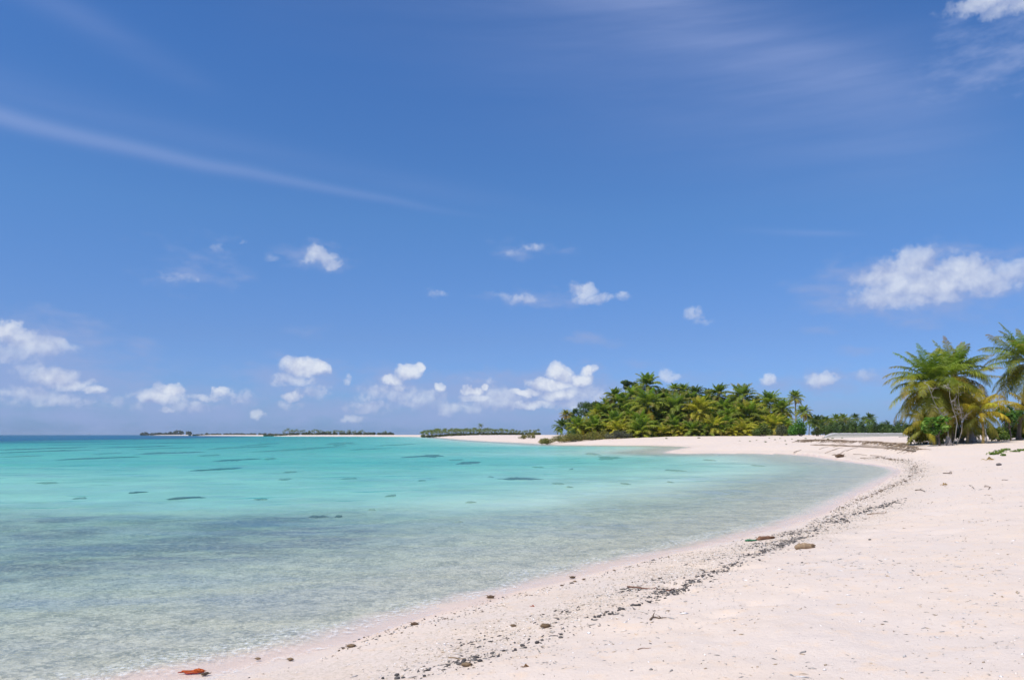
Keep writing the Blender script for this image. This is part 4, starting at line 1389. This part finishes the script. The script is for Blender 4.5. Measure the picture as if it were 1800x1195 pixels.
coral_me = [coral_mesh(300 + i, m_coral) for i in range(7)]
coral_pale = [coral_mesh(340 + i, m_coral2) for i in range(7)]
BOLD = {(237, 863), (331, 873), (910, 840), (757, 800), (58, 793), (182, 804), (415, 807), (309, 795), (379, 823), (820, 812), (255, 779), (96, 787), (237, 785), (560, 905), (597, 904)}
for i, (x, y, hw) in enumerate(CORAL):
    p = at_z(x, y, -.08)
    q = p[1] / F_PX
    W = hw * q * 1.15
    zb = gz(p[0], p[1])
    bold = (x, y) in BOLD
    if (x, y) == (910, 840):
        lab, grp = 'largest dark coral mound under the turquoise water below the far palm row', None
    elif bold:
        lab, grp = 'dark coral mound lying under the turquoise lagoon water', 'dark coral mounds under the lagoon surface'
    else:
        lab, grp = 'faint olive coral patch showing dimly through the lagoon water', 'faint coral patches under the lagoon surface'
    o = link('coral_mound', (coral_me if bold else coral_pale)[i % 7], None, (p[0], p[1], zb - .01), lab, 'coral', grp)
    vpx = min(max(hw * .17, 1.2), 4.2) * cr_.uniform(.75, 1.15)
    o.scale = (W, vpx * p[1] ** 2 / (F_PX * CAM_H), min(max(-.02 - zb, .03), .05 + .0006 * p[1]))
    o.rotation_euler = (0, 0, cr_.uniform(-.2, .2) + (math.pi if i % 2 else 0))

# ------------------------------------------------------------------ drift along the tide lines
LINE_B = [(690, 1192), (760, 1178), (830, 1160), (900, 1142), (965, 1120), (1030, 1095), (1080, 1075), (1130, 1060), (1170, 1040), (1235, 1016), (1290, 990), (1345, 968), (1395, 950), (1440, 930), (1490, 907), (1540, 892), (1575, 881), (1592, 876)]
LINE_A = [(400, 1192), (453, 1172), (520, 1158), (590, 1143), (640, 1126), (720, 1100), (800, 1085), (890, 1052), (960, 1036), (1010, 1022), (1100, 996), (1150, 984), (1220, 964), (1310, 944), (1380, 926), (1450, 904), (1500, 884), (1550, 863), (1590, 845), (1608, 830), (1604, 815), (1580, 808), (1530, 803)]
LINE_C = [(760, 1165), (840, 1130), (930, 1100), (1050, 1060), (1150, 1020), (1240, 985), (1330, 960), (1430, 925), (1520, 892)]
_c = {}


def line_ground(L):
    k = id(L)
    if k not in _c:
        _c[k] = np.array([on_ground(x, y, 3, 90) for x, y in L])
    return _c[k]


def along(L, n, spread, r, clump=0.0):
    """Points scattered about a line on the sand, in clumps."""
    P_ = line_ground(L)
    seg = np.linalg.norm(np.diff(P_[:, :2], axis=0), axis=1)
    cum = np.concatenate([[0], np.cumsum(seg)])
    # as many per photo pixel far off as near by
    w_ = seg / (P_[:-1, 1] + P_[1:, 1]) ** .55
    cw = np.concatenate([[0], np.cumsum(w_ / w_.sum())])
    if clump:
        cen = r.random(max(3, int(n * clump)))
        u = cen[r.integers(0, len(cen), n)] + r.normal(0, .012, n)
    else:
        u = r.random(n)
    u = np.clip(u, 0, 1)
    s_ = np.interp(u, cw, cum)
    x, y = np.interp(s_, cum, P_[:, 0]), np.interp(s_, cum, P_[:, 1])
    sp = spread * (.5 + y / 25)
    return x + r.normal(0, 1, n) * sp, y + r.normal(0, 1, n) * sp


OCT_V = np.array([(1, 0, 0), (-1, 0, 0), (0, 1, 0), (0, -1, 0), (0, 0, 1), (0, 0, -1.0)])
OCT_F = np.array([(0, 2, 4), (2, 1, 4), (1, 3, 4), (3, 0, 4), (2, 0, 5), (1, 2, 5), (3, 1, 5), (0, 3, 5)])


def scatter(name, X, Y, a, flat, cols, r, material, label, elong=2.0):
    """One mesh of many small bits lying on the sand."""
    n_ = len(X)
    Z = height(X, Y)
    ok = Z > .0
    X, Y, Z, a = X[ok], Y[ok], Z[ok], np.broadcast_to(a, (n_,))[ok]
    n_ = len(X)
    th = r.uniform(0, 6.28, n_)
    sx, sy, sz = a * r.uniform(.8, elong, n_), a * r.uniform(.45, .9, n_), a * flat * r.uniform(.5, 1.2, n_)
    V = OCT_V[None] * np.stack([sx, sy, sz], -1)[:, None, :] * r.uniform(.65, 1.3, (n_, 6, 1))
    tilt = r.normal(0, .3, n_)[:, None]
    V[:, :, 2] += V[:, :, 0] * tilt * .6
    c_, s_ = np.cos(th)[:, None], np.sin(th)[:, None]
    W = np.stack([V[..., 0] * c_ - V[..., 1] * s_ + X[:, None], V[..., 0] * s_ + V[..., 1] * c_ + Y[:, None], V[..., 2] + Z[:, None] + (sz * .35)[:, None]], -1)
    F = (np.arange(n_) * 6)[:, None, None] + OCT_F[None]
    cols = np.asarray(cols)
    C_ = cols[r.integers(0, len(cols), n_)] * r.uniform(.7, 1.3, (n_, 1))
    g = Geo()
    g.add(W.reshape(-1, 3), None, F.reshape(-1, 3), np.repeat(C_, 6, axis=0))
    return link(name, g.mesh(name, [material]), None, None, label, None, None, 'stuff')


dr = np.random.default_rng(99)
DARK = [(.075, .068, .068), (.11, .10, .095), (.16, .145, .135), (.06, .05, .045), (.24, .22, .20)]
BRN = [(.12, .07, .035), (.17, .105, .05), (.08, .05, .03), (.24, .16, .085)]
x1, y1 = along(LINE_B, 950, .085, dr, .022)
x2, y2 = along(LINE_B, 420, .22, dr)
x3, y3 = along(LINE_C, 650, .2, dr, .03)
X, Y = np.concatenate([x1, x2, x3]), np.concatenate([y1, y2, y3])
scatter('beach_debris', X, Y, dr.uniform(.007, .020, len(X)) * (.65 + Y / 28), .55, DARK, dr, M_STONE, 'dark bits of pumice and weed strewn along the upper tide line', 3.0)
x1, y1 = along(LINE_A, 800, .07, dr, .04)
x2, y2 = along(LINE_A, 750, .17, dr)
X, Y = np.concatenate([x1, x2]), np.concatenate([y1, y2])
scatter('drift_debris', X, Y, dr.uniform(.007, .018, len(X)) * (.65 + Y / 28), .5, BRN + DARK[:2], dr, M_WET, 'brown weed and husk bits strewn along the lower tide line')
# shell and coral grit between the tide lines and over the dry sand
x1, y1 = along(LINE_C, 9000, .45, dr)
x2, y2 = along(LINE_A, 6000, .22, dr)
X, Y = np.concatenate([x1, x2]), np.concatenate([y1, y2])
scatter('coral_gravel', X, Y, dr.uniform(.004, .013, len(X)) * (.6 + Y / 25), .5, [(.55, .46, .36), (.42, .34, .25), (.72, .66, .58), (.80, .76, .72), (.36, .31, .26), (.6, .48, .34)], dr, M_STONE, 'coarse coral grit between the two tide lines')
n_ = 60000
rr = np.exp(dr.uniform(np.log(2.2), np.log(48), n_))
th = dr.uniform(R(-36), R(44), n_)
X, Y = rr * np.sin(th), rr * np.cos(th)
pat = fbm(X * .8, Y * .8, 3, 121)
ok = (shore_dist(X, Y) > 1.2) & (dr.random(n_) < ss(pat, .25, .72))
X, Y = X[ok], Y[ok]
scatter('coral_rubble', X, Y, dr.gamma(2.0, .0030, len(X)) * (.55 + np.hypot(X, Y) / 24), .45, [(.74, .68, .62), (.50, .45, .41), (.36, .34, .32), (.82, .78, .75), (.52, .40, .28), (.30, .275, .25), (.40, .30, .2), (.45, .42, .39), (.6, .52, .45), (.66, .58, .5)], dr, M_STONE, 'small coral chips scattered over the dry pink sand', 3.0)
n_ = 420
rr = np.exp(dr.uniform(np.log(3), np.log(55), n_))
th = dr.uniform(R(-20), R(44), n_)
X, Y = rr * np.sin(th), rr * np.cos(th)
ok = shore_dist(X, Y) > 2
X, Y = X[ok], Y[ok]
scatter('dry_litter', X, Y, dr.uniform(.006, .014, len(X)) * (.6 + np.hypot(X, Y) / 26), .35, [(.16, .12, .08), (.22, .16, .1), (.10, .09, .085), (.3, .22, .13)], dr, M_WOOD, 'dry leaf and twig scraps lying on the upper beach', 4.5)

# pebbles and husks large enough to count
peb_me = []
for i in range(6):
    V = ICO2_V * np.array([1, .75, .6])
    V = V * (1 + .55 * (fbm(V[:, 0] * 2 + 7 * i, V[:, 1] * 2 + V[:, 2] * 1.3, 3, 200 + i) - .5))[:, None]
    g = Geo()
    g.add(V, None, ICO2_F, np.array(DARK[i % 3]) * .9)
    peb_me.append(g.mesh('pebble', [M_STONE], True))
x1, y1 = along(LINE_B, 130, .07, dr, .14)
PB = 'dark pumice pebbles along the upper tide line'
for i in range(len(x1)):
    z = gz(x1[i], y1[i])
    if z < .05:
        continue
    s_ = dr.uniform(.012, .026) * (.7 + y1[i] / 28)
    o = link('pebble', peb_me[i % 6], None, (x1[i], y1[i], z + s_ * .3), 'dark grey pumice pebble on the upper tide line', 'pebble', PB)
    o.scale = (s_, s_, s_)
    o.rotation_euler = (0, 0, dr.uniform(0, 6.28))
husk_me = []
for i in range(4):
    V = ICO2_V * np.array([1, .62, .55])
    V = V * (1 + .75 * (fbm(V[:, 0] * 2.2 + 9 * i, V[:, 1] * 2.2 + V[:, 2] * 1.7, 3, 260 + i) - .5))[:, None]
    g = Geo()
    g.add(V, None, ICO2_F, np.array(BRN[i]))
    for j in range(10):
        a_ = dr.uniform(0, 6.28)
        d = np.array([math.cos(a_), math.sin(a_) * .7, dr.uniform(-.1, .35)])
        g.tube([d * .5, d * 1.0 + dr.normal(0, .12, 3), d * 1.45 + dr.normal(0, .2, 3)], [.09, .07, .03], 4, np.array(BRN[(i + j) % 4]))
    husk_me.append(g.mesh('seaweed_clump', [M_WET], True))
x1, y1 = along(LINE_A, 70, .05, dr, .3)
HB = 'small brown seaweed clumps along the lower tide line'
for i in range(len(x1)):
    z = gz(x1[i], y1[i])
    if z < .0:
        continue
    s_ = dr.uniform(.014, .026) * (.65 + y1[i] / 28)
    o = link('seaweed_clump', husk_me[i % 4], None, (x1[i], y1[i], z + s_ * .3), 'small brown seaweed clump on the lower tide line', 'seaweed', HB)
    o.scale = (s_, s_, s_)
    o.rotation_euler = (0, 0, dr.uniform(0, 6.28))
# the ones that stand out
for (x, y, w_, k, lab, cat) in [(820, 1171, 11, 3, 'shaggy brown husk clump on pale sand near the bottom of the beach', 'husk'), (959, 1103, 11, 1, 'brown husk tuft among grey pebbles on the upper tide line', 'husk'), (361, 1186, 8, 2, 'dark brown clump beside the bright red leaf', 'seaweed'),
                               (510, 1160, 7, 3, 'tan sponge-like lump on the wet edge of the sand', 'husk'), (728, 1098, 8, 0, 'reddish brown lump standing at the edge of the swash', 'seaweed'), (453, 1159, 6, 3, 'yellowish weed sprig at the edge of the swash', 'seaweed'),
                               (902, 1101, 6, 1, 'ragged brown tuft left of the husk among the pebbles', 'husk'), (617, 1137, 9, 3, 'flat tan husk piece below the swash', 'husk'), (862, 1051, 8, 0, 'olive seaweed heap touching the water edge', 'seaweed'), (1006, 1016, 6, 0, 'small olive seaweed heap on the damp sand edge', 'seaweed'),
                               (1475, 804, 10, 0, 'dark brown seaweed pile on the sand at the head of the bay', 'seaweed'), (1529, 949, 4, 2, 'single black pebble on clean sand above the driftwood log', 'pebble'), (1756, 818, 7, 2, 'dark flat stone high on the beach below the vine', 'stone'), (1410, 989, 3, 2, 'small black pebble just below the driftwood log', 'pebble')]:
    p = on_ground(x, y, 3, 120)
    s_ = w_ * p[1] / F_PX * .82
    if cat in ('pebble', 'stone'):
        o = link('pebble' if cat == 'pebble' else 'beach_stone', peb_me[k], None, (p[0], p[1], p[2] + s_ * .3), lab, cat)
    else:
        o = link('seaweed_clump' if cat == 'seaweed' else 'coconut_husk', husk_me[k], None, (p[0], p[1], p[2] + s_ * .35), lab, cat)
    o.scale = (s_, s_ * .8, s_ * .75)
    o.rotation_euler = (0, 0, dr.uniform(-.4, .4))


# ------------------------------------------------------------------ driftwood
def driftwood(px, py, wpx, hpx, label, col, seed, name='driftwood_log', ang=.0):
    p = on_ground(px, py, 3, 150)
    q = p[1] / F_PX
    L, Rr = wpx * q, hpx * q * .5
    r = np.random.default_rng(seed)
    g = Geo()
    t = np.linspace(-.5, .5, 15)
    y_ = .05 * L * np.sin(t * 5)
    P_ = np.stack([t * L, y_, Rr * (.55 + .2 * np.cos(t * 4))], -1)
    g.tube(P_, Rr * np.interp(t, [-.5, -.38, 0, .3, .5], [.35, .9, 1.1, .8, .18]) * r.uniform(.85, 1.15, 15), 9, np.array(col) * r.uniform(.8, 1.2, (15, 1)))
    g.tube([(L * .2, 0, Rr * .9), (L * .36, -.04 * L, Rr * 1.25), (L * .5, -.02 * L, Rr * .9)], [Rr * .5, Rr * .35, Rr * .12], 6, np.array(col) * .75)
    g.tube([(-L * .1, 0, Rr * .9), (-L * .25, .05 * L, Rr * 1.5), (-L * .34, .08 * L, Rr * 1.2)], [Rr * .4, Rr * .3, Rr * .1], 6, np.array(col) * .9)
    o = link(name, g.mesh(name, [M_WOOD], True), None, p, label, 'driftwood')
    o.rotation_euler = (0, 0, ang)


driftwood(1415, 964, 38, 11, 'knotty tan driftwood log lying on clean sand above the tide line', (.34, .24, .15), 1, ang=.1)
driftwood(1346, 948, 40, 7, 'reddish brown driftwood piece lying in the tide line', (.22, .12, .075), 2, 'driftwood_piece', .35)


def stick(pts, rpx, label, col=(.17, .12, .08), forks=()):
    """A twig lying on the sand through some photo points."""
    G_ = [on_ground(x, y, 3, 150) for x, y in pts]
    o_ = G_[0].copy()
    q = o_[1] / F_PX
    rad = rpx * q * .33
    P_ = np.array(G_) - o_ + np.array([0, 0, rad * .8])
    g = Geo()
    t = np.linspace(0, 1, len(P_) * 4)
    s_ = np.linspace(0, 1, len(P_))
    Q = np.stack([np.interp(t, s_, P_[:, k]) for k in range(3)], -1)
    Q[:, 1] += rad * 2 * np.sin(t * 7)
    Q[:, 2] += rad * .6 * np.abs(np.sin(t * 5))
    g.tube(Q, rad * (1 - .55 * t), 6, col)
    for (u, dx, dz) in forks:
        i = int(u * (len(Q) - 1))
        e_ = Q[i] + np.array([dx * q, .3 * abs(dx) * q, dz * q])
        g.tube([Q[i], (Q[i] + e_) / 2 + np.array([0, 0, rad]), e_], [rad * .7, rad * .5, rad * .25], 5, col)
    link('driftwood_twig', g.mesh('driftwood_twig', [M_WOOD], True), None, o_, label, 'twig')


stick([(1143, 1090), (1152, 1086), (1172, 1088)], 5, 'forked brown twig on the sand right of the pebble band', forks=((.3, 4, 8), (.75, -6, 3)))
stick([(1121, 1142), (1133, 1139), (1145, 1140)], 2.2, 'thin reddish twig on bare sand below the forked one', (.24, .12, .07))
stick([(789, 1156), (805, 1158), (818, 1158)], 3.4, 'tan stick beside the shaggy husk clump', (.3, .22, .14))
stick([(1103, 1032), (1130, 1036), (1176, 1039), (1186, 1036)], 4, 'long reddish stick lying in the dark pebble band', (.20, .10, .065), ((.5, 8, 2),))
stick([(1658, 832), (1672, 833), (1671, 829)], 2.4, 'short bent branch on the sand below the vine line', (.15, .11, .08), ((.4, 7, 3),))
stick([(1609, 862), (1620, 862), (1627, 865)], 2.6, 'dark twig lying right of the tide line head', (.15, .11, .08), ((.4, 6, 2),))
stick([(1704, 853), (1709, 856), (1713, 860)], 1.8, 'thin twig slanting on the upper sand', (.2, .15, .1))
stick([(1730, 856), (1739, 856), (1738, 861)], 2.4, 'small forked brown twig on the upper sand', (.17, .11, .07), ((.6, 4, -2),))
stick([(1761, 844), (1773, 844)], 2.0, 'straight dark twig near the edge of the upper beach', (.15, .11, .08))
stick([(1408, 898), (1440, 904), (1460, 902)], 2.6, 'long brown stick across the tide line near the bay head', (.2, .13, .08)) if False else None
stick([(1524, 905), (1545, 903), (1559, 902)], 2.4, 'thin brown stem trailing from the tide line', (.24, .16, .1), ((.98, 3, 2),))
stick([(1395, 796), (1402, 793), (1409, 791)], 1.6, 'thin branch slanting up from the far water edge', (.17, .12, .08))
stick([(1580, 757 + 11), (1598, 767.5), (1612, 767)], 1.3, 'thin dark line on the sand running left from the palm clump', (.08, .06, .05))  # thin dark bar laid on the sand left of the palms

# a single bright red dried leaf in the wash
p = on_ground(340, 1181, 3, 20)
p[2] = max(p[2], -.004)
q = p[1] / F_PX
g = Geo()
u = np.linspace(-1, 1, 17)
v = np.linspace(-1, 1, 7)
U_, V_ = np.meshgrid(u, v, indexing='ij')
wdt = (1 - np.abs(U_) ** 2.2) * .42 * (1 + .25 * np.sin(U_ * 6))
wdt = (1 - np.abs(U_) ** 2.4) * (.26 + .16 * ss(U_, -.3, .5)) * (1 + .2 * np.sin(U_ * 9))
crl = V_ * (1.25 + .4 * np.sin(U_ * 4))
Xl = U_ * 18 * q
Yl = np.sin(crl) * wdt * 18 * q + .12 * q * 18 * np.sin(U_ * 2.4)
Zl = ((1 - np.cos(crl)) * wdt * 18 + 1.6 + 0.6 * np.exp(-((U_ - .45) / .3) ** 2) + 1.0 * np.sin(U_ * 8)) * q
Vl = np.stack([Xl, Yl, Zl], -1).reshape(-1, 3)
ql = [(i * 7 + j, i * 7 + j + 1, (i + 1) * 7 + j + 1, (i + 1) * 7 + j) for i in range(16) for j in range(6)]
cl = np.array((.55, .075, .015)) * (.65 + .7 * fbm(U_ * 4 + 3, V_ * 2 + 5, 3, 7)).reshape(-1, 1) + np.array((.16, .10, 0)) * np.clip(U_, 0, 1).reshape(-1, 1)
g.add(Vl, ql, None, cl)
g.tube([(-18 * q, -.2 * q * 16, 2 * q), (-24 * q, -3 * q, 1.2 * q), (-28 * q, -2 * q, .6 * q)], [1.1 * q, .9 * q, .6 * q], 5, (.5, .07, .02))
g = Geo()
nz = fbm(ICO3_V[:, 0] * 3 + 4, ICO3_V[:, 1] * 3 + ICO3_V[:, 2] * 2, 3, 15)
body = ICO3_V * (1 + .7 * (nz - .5))[:, None] * np.array([18, 7, 2.4]) * q
body[:, 2] += (.6 + .004 * (body[:, 0] / q) ** 2) * q
lobe = ICO3_V * (1 + .8 * (np.roll(nz, 90) - .5))[:, None] * np.array([7, 4.5, 3.2]) * q + np.array([7.5, .5, 2.6]) * q
lobe2 = ICO3_V * (1 + .8 * (np.roll(nz, 200) - .5))[:, None] * np.array([5, 3.5, 2.4]) * q + np.array([14, -1.0, 1.9]) * q
for Vp in (body, lobe, lobe2):
    g.add(Vp, None, ICO3_F, np.array((.50, .07, .016)) * (.5 + nz)[:, None] + np.array((.16, .09, .01)) * np.clip(Vp[:, 2:3] / (6 * q), 0, 1))
g.tube([(-15 * q, 0, 1.2 * q), (-21 * q, -1.5 * q, 1.0 * q), (-25 * q, -1 * q, .8 * q)], [1.5 * q, 1.1 * q, .7 * q], 5, (.40, .06, .02))
o = link('dried_leaf', g.mesh('dried_leaf', [M_LEAF], True), None, p, 'bright red curled leaf stranded at the edge of the wash', 'leaf')
o.rotation_euler = (0, 0, R(6))
for (x, y, w_, c, lab) in [(922, 1172, 8, (.25, .13, .06), 'small brown curled leaf on dry sand near the bottom of the beach'), (935, 1066, 5, (.42, .09, .035), 'tiny red leaf scrap between the tide lines'), (1736, 809, 11, (.5, .36, .17), 'dry tan leaf lying under the creeping vine'), (1659, 853, 8, (.42, .27, .15), 'tan leaf scrap on the mid beach')]:
    p = on_ground(x, y, 3, 120)
    q = p[1] / F_PX * w_ / 18
    g = Geo()
    g.add(Vl / (p[1] * 0 + (at_z(340, 1179, .035)[1] / F_PX)) * q, ql, None, np.array(c))
    o = link('dried_leaf', g.mesh('dried_leaf', [M_LEAF], True), None, p, lab, 'leaf')
    o.rotation_euler = (0, 0, dr.uniform(-.8, .8))
# green scrap of netting in the tide line
p = on_ground(1321, 951, 3, 60)
q = p[1] / F_PX
g = Geo()
for i in range(16):
    a = dr.normal(0, 1, (3, 3)) * np.array([5.5, 3, 1.2]) * q
    a[:, 2] = np.abs(a[:, 2]) + .8 * q
    g.tube(a, .6 * q, 4, (.05, .22, .11))
link('net_scrap', g.mesh('net_scrap', [M_WET], True), None, p, 'scrap of green netting tangled in the tide line', 'netting')

# creeping vine on the sand at the right, dry roots at the eroded bank
vine = thing('beach_vine', 'bright green creeping vine spreading over the upper sand', 'plant', on_ground(1757, 796, 5, 120))
vo = np.array(vine.location)


def vine_mesh(pts, n, rr_, r):
    g = Geo()
    for (x, y, sp) in pts:
        c_ = on_ground(x, y, 5, 120)
        q = c_[1] / F_PX
        k = n
        X_, Y_ = c_[0] + r.normal(0, sp * q, k), c_[1] + r.normal(0, sp * q * 1.5, k)
        Z_ = height(X_, Y_) + r.uniform(.02, .10, k)
        gg = Geo()
        leaf_cloud(g, [(X_[i] - vo[0], Y_[i] - vo[1], Z_[i] - vo[2], .07, .07, .03) for i in range(k)], k * 4, .05, [(.16, .26, .03), (.20, .28, .04), (.11, .18, .03)], r, slim=.8, up=1.5)
        P_ = [(X_[i] - vo[0], Y_[i] - vo[1], Z_[i] - vo[2] - .02) for i in range(6)]
        g.tube(P_, .008, 4, (.20, .17, .06))
    return g.mesh('foliage', [M_LEAF])


link('foliage', vine_mesh([(1744, 799, 3.5), (1752, 797, 3.5), (1760, 794, 3.5), (1768, 791, 3), (1764, 801, 1.6)], 40, .1, dr), vine)
v2 = thing('beach_vine', 'sparse second vine runner right of the bright creeping vine', 'plant', on_ground(1790, 793, 5, 120))
vo = np.array(v2.location)
link('foliage', vine_mesh([(1784, 794, 3), (1794, 792, 3), (1802, 791, 3)], 22, .1, dr), v2)
v3 = thing('beach_vine', 'small green sprout on the sand before the palm clump', 'plant', on_ground(1673, 770, 5, 120))
vo = np.array(v3.location)
link('foliage', vine_mesh([(1673, 770, 2)], 26, .1, dr), v3)
x1, y1 = [], []
P_ = np.array([at_z(px, py, .8) for px, py in ((1690, 812), (1710, 806), (1725, 803), (1745, 800))])
# roots and dry stalks hanging at the lip of the bank
g = Geo()
for i in range(420):
    k = dr.integers(0, len(SCARP) - 1)
    a_ = SCARP[k] + (SCARP[k + 1] - SCARP[k]) * dr.random()
    a_ = a_ + dr.normal(0, .12, 2)
    z = gz(a_[0], a_[1])
    d = np.array([dr.normal(0, .6), -abs(dr.normal(.4, .35)), 0])
    e_ = np.array([a_[0] + d[0], a_[1] + d[1]])
    g.tube([(a_[0], a_[1], z + .07), ((a_[0] + e_[0]) / 2, (a_[1] + e_[1]) / 2, (z + gz(*e_)) / 2 + .09), (e_[0], e_[1], gz(*e_) + .02)], [.028, .024, .012], 4, np.array((.26, .19, .13)) * dr.uniform(.6, 1.4))
link('dry_roots', g.mesh('dry_roots', [M_WOOD]), None, None, 'tangle of dry brown roots along the lip of the eroded bank', None, None, 'stuff')
P_ = np.array([on_ground(x, y, 20, 120) for x, y in ((1424, 782.5), (1450, 783), (1480, 784), (1520, 785.6), (1560, 788), (1590, 791), (1610, 794))])
c0 = P_[0].copy()
t = np.linspace(0, 1, 30)
s_ = np.linspace(0, 1, len(P_))
Q = np.stack([np.interp(t, s_, P_[:, k]) for k in range(3)], -1) - c0
Q[:, 1] += .15 * np.sin(t * 19)
Q[:, 2] = np.array([gz(*(Q[i, :2] + c0[:2])) for i in range(30)]) - c0[2] + .06
g = Geo()
Q[:, 1] += .5 * (fbm(t * 9, t * 0, 3, 61) - .5)
g.tube(Q, .13 * np.interp(t, [0, .2, .6, 1], [.3, .9, 1.25, .4]) * dr.uniform(.55, 1.35, 30), 7, np.array((.33, .26, .2)) * dr.uniform(.7, 1.25, (30, 1)))  # rough brown bar following the curve, models the ledge of the eroded bank
link('bank_ledge', g.mesh('bank_ledge', [M_WOOD], True), None, c0, 'long rough brown ledge along the lip of the eroded sand bank', 'log')
FRD = 'dry fallen palm stalks on the sand at the head of the bay'
for i, (x, y, dx, dy) in enumerate([(1450, 797, 22, -7), (1462, 792, 20, -5), (1474, 800, 14, -9), (1440, 790, 16, -4), (1500, 799, 24, 2), (1530, 801, 26, 3), (1488, 793, 20, -6), (1512, 806, 16, 1), (1465, 786, 18, -1), (1560, 806, 14, 4)]):
    stick_pts = [(x, y), (x + dx * .5, y + dy * .5 - 1), (x + dx, y + dy)]
    G_ = [on_ground(a, b_, 20, 130) for a, b_ in stick_pts]
    o_ = G_[0]
    g = Geo()
    g.tube(np.array(G_) - o_ + np.array([0, 0, .04]), [.024, .02, .012], 5, np.array((.34, .26, .19)) * dr.uniform(.7, 1.3))
    link('palm_stalk', g.mesh('palm_stalk', [M_WOOD], True), None, o_, 'dry brown palm stalk lying on the sand below the bank', 'stalk', FRD)
# ------------------------------------------------------------------ sea air: far shores fade a little
g = Geo()
x0, x1, y0, y1, z0, z1 = -9000.0, 9000.0, -2500.0, 9500.0, -3.0, 30.0
hv = [(x, y, z) for z in (z0, z1) for y in (y0, y1) for x in (x0, x1)]
g.add(hv, [(0, 2, 3, 1), (4, 5, 7, 6), (0, 1, 5, 4), (2, 6, 7, 3), (0, 4, 6, 2), (1, 3, 7, 5)])
m_haze = bpy.data.materials.new('haze')
m_haze.use_nodes = True
n = N(m_haze.node_tree)
n.n.remove(m_haze.node_tree.nodes['Principled BSDF'])
pv = n.node('ShaderNodeVolumePrincipled')
pv.inputs['Color'].default_value = (.72, .86, 1.0, 1)
pv.inputs['Density'].default_value = .00006
n.l.new(pv.outputs[0], m_haze.node_tree.nodes['Material Output'].inputs['Volume'])
link('haze', g.mesh('haze', [m_haze]), None, None, 'thin pale sea haze over the lagoon', None, None, 'stuff')
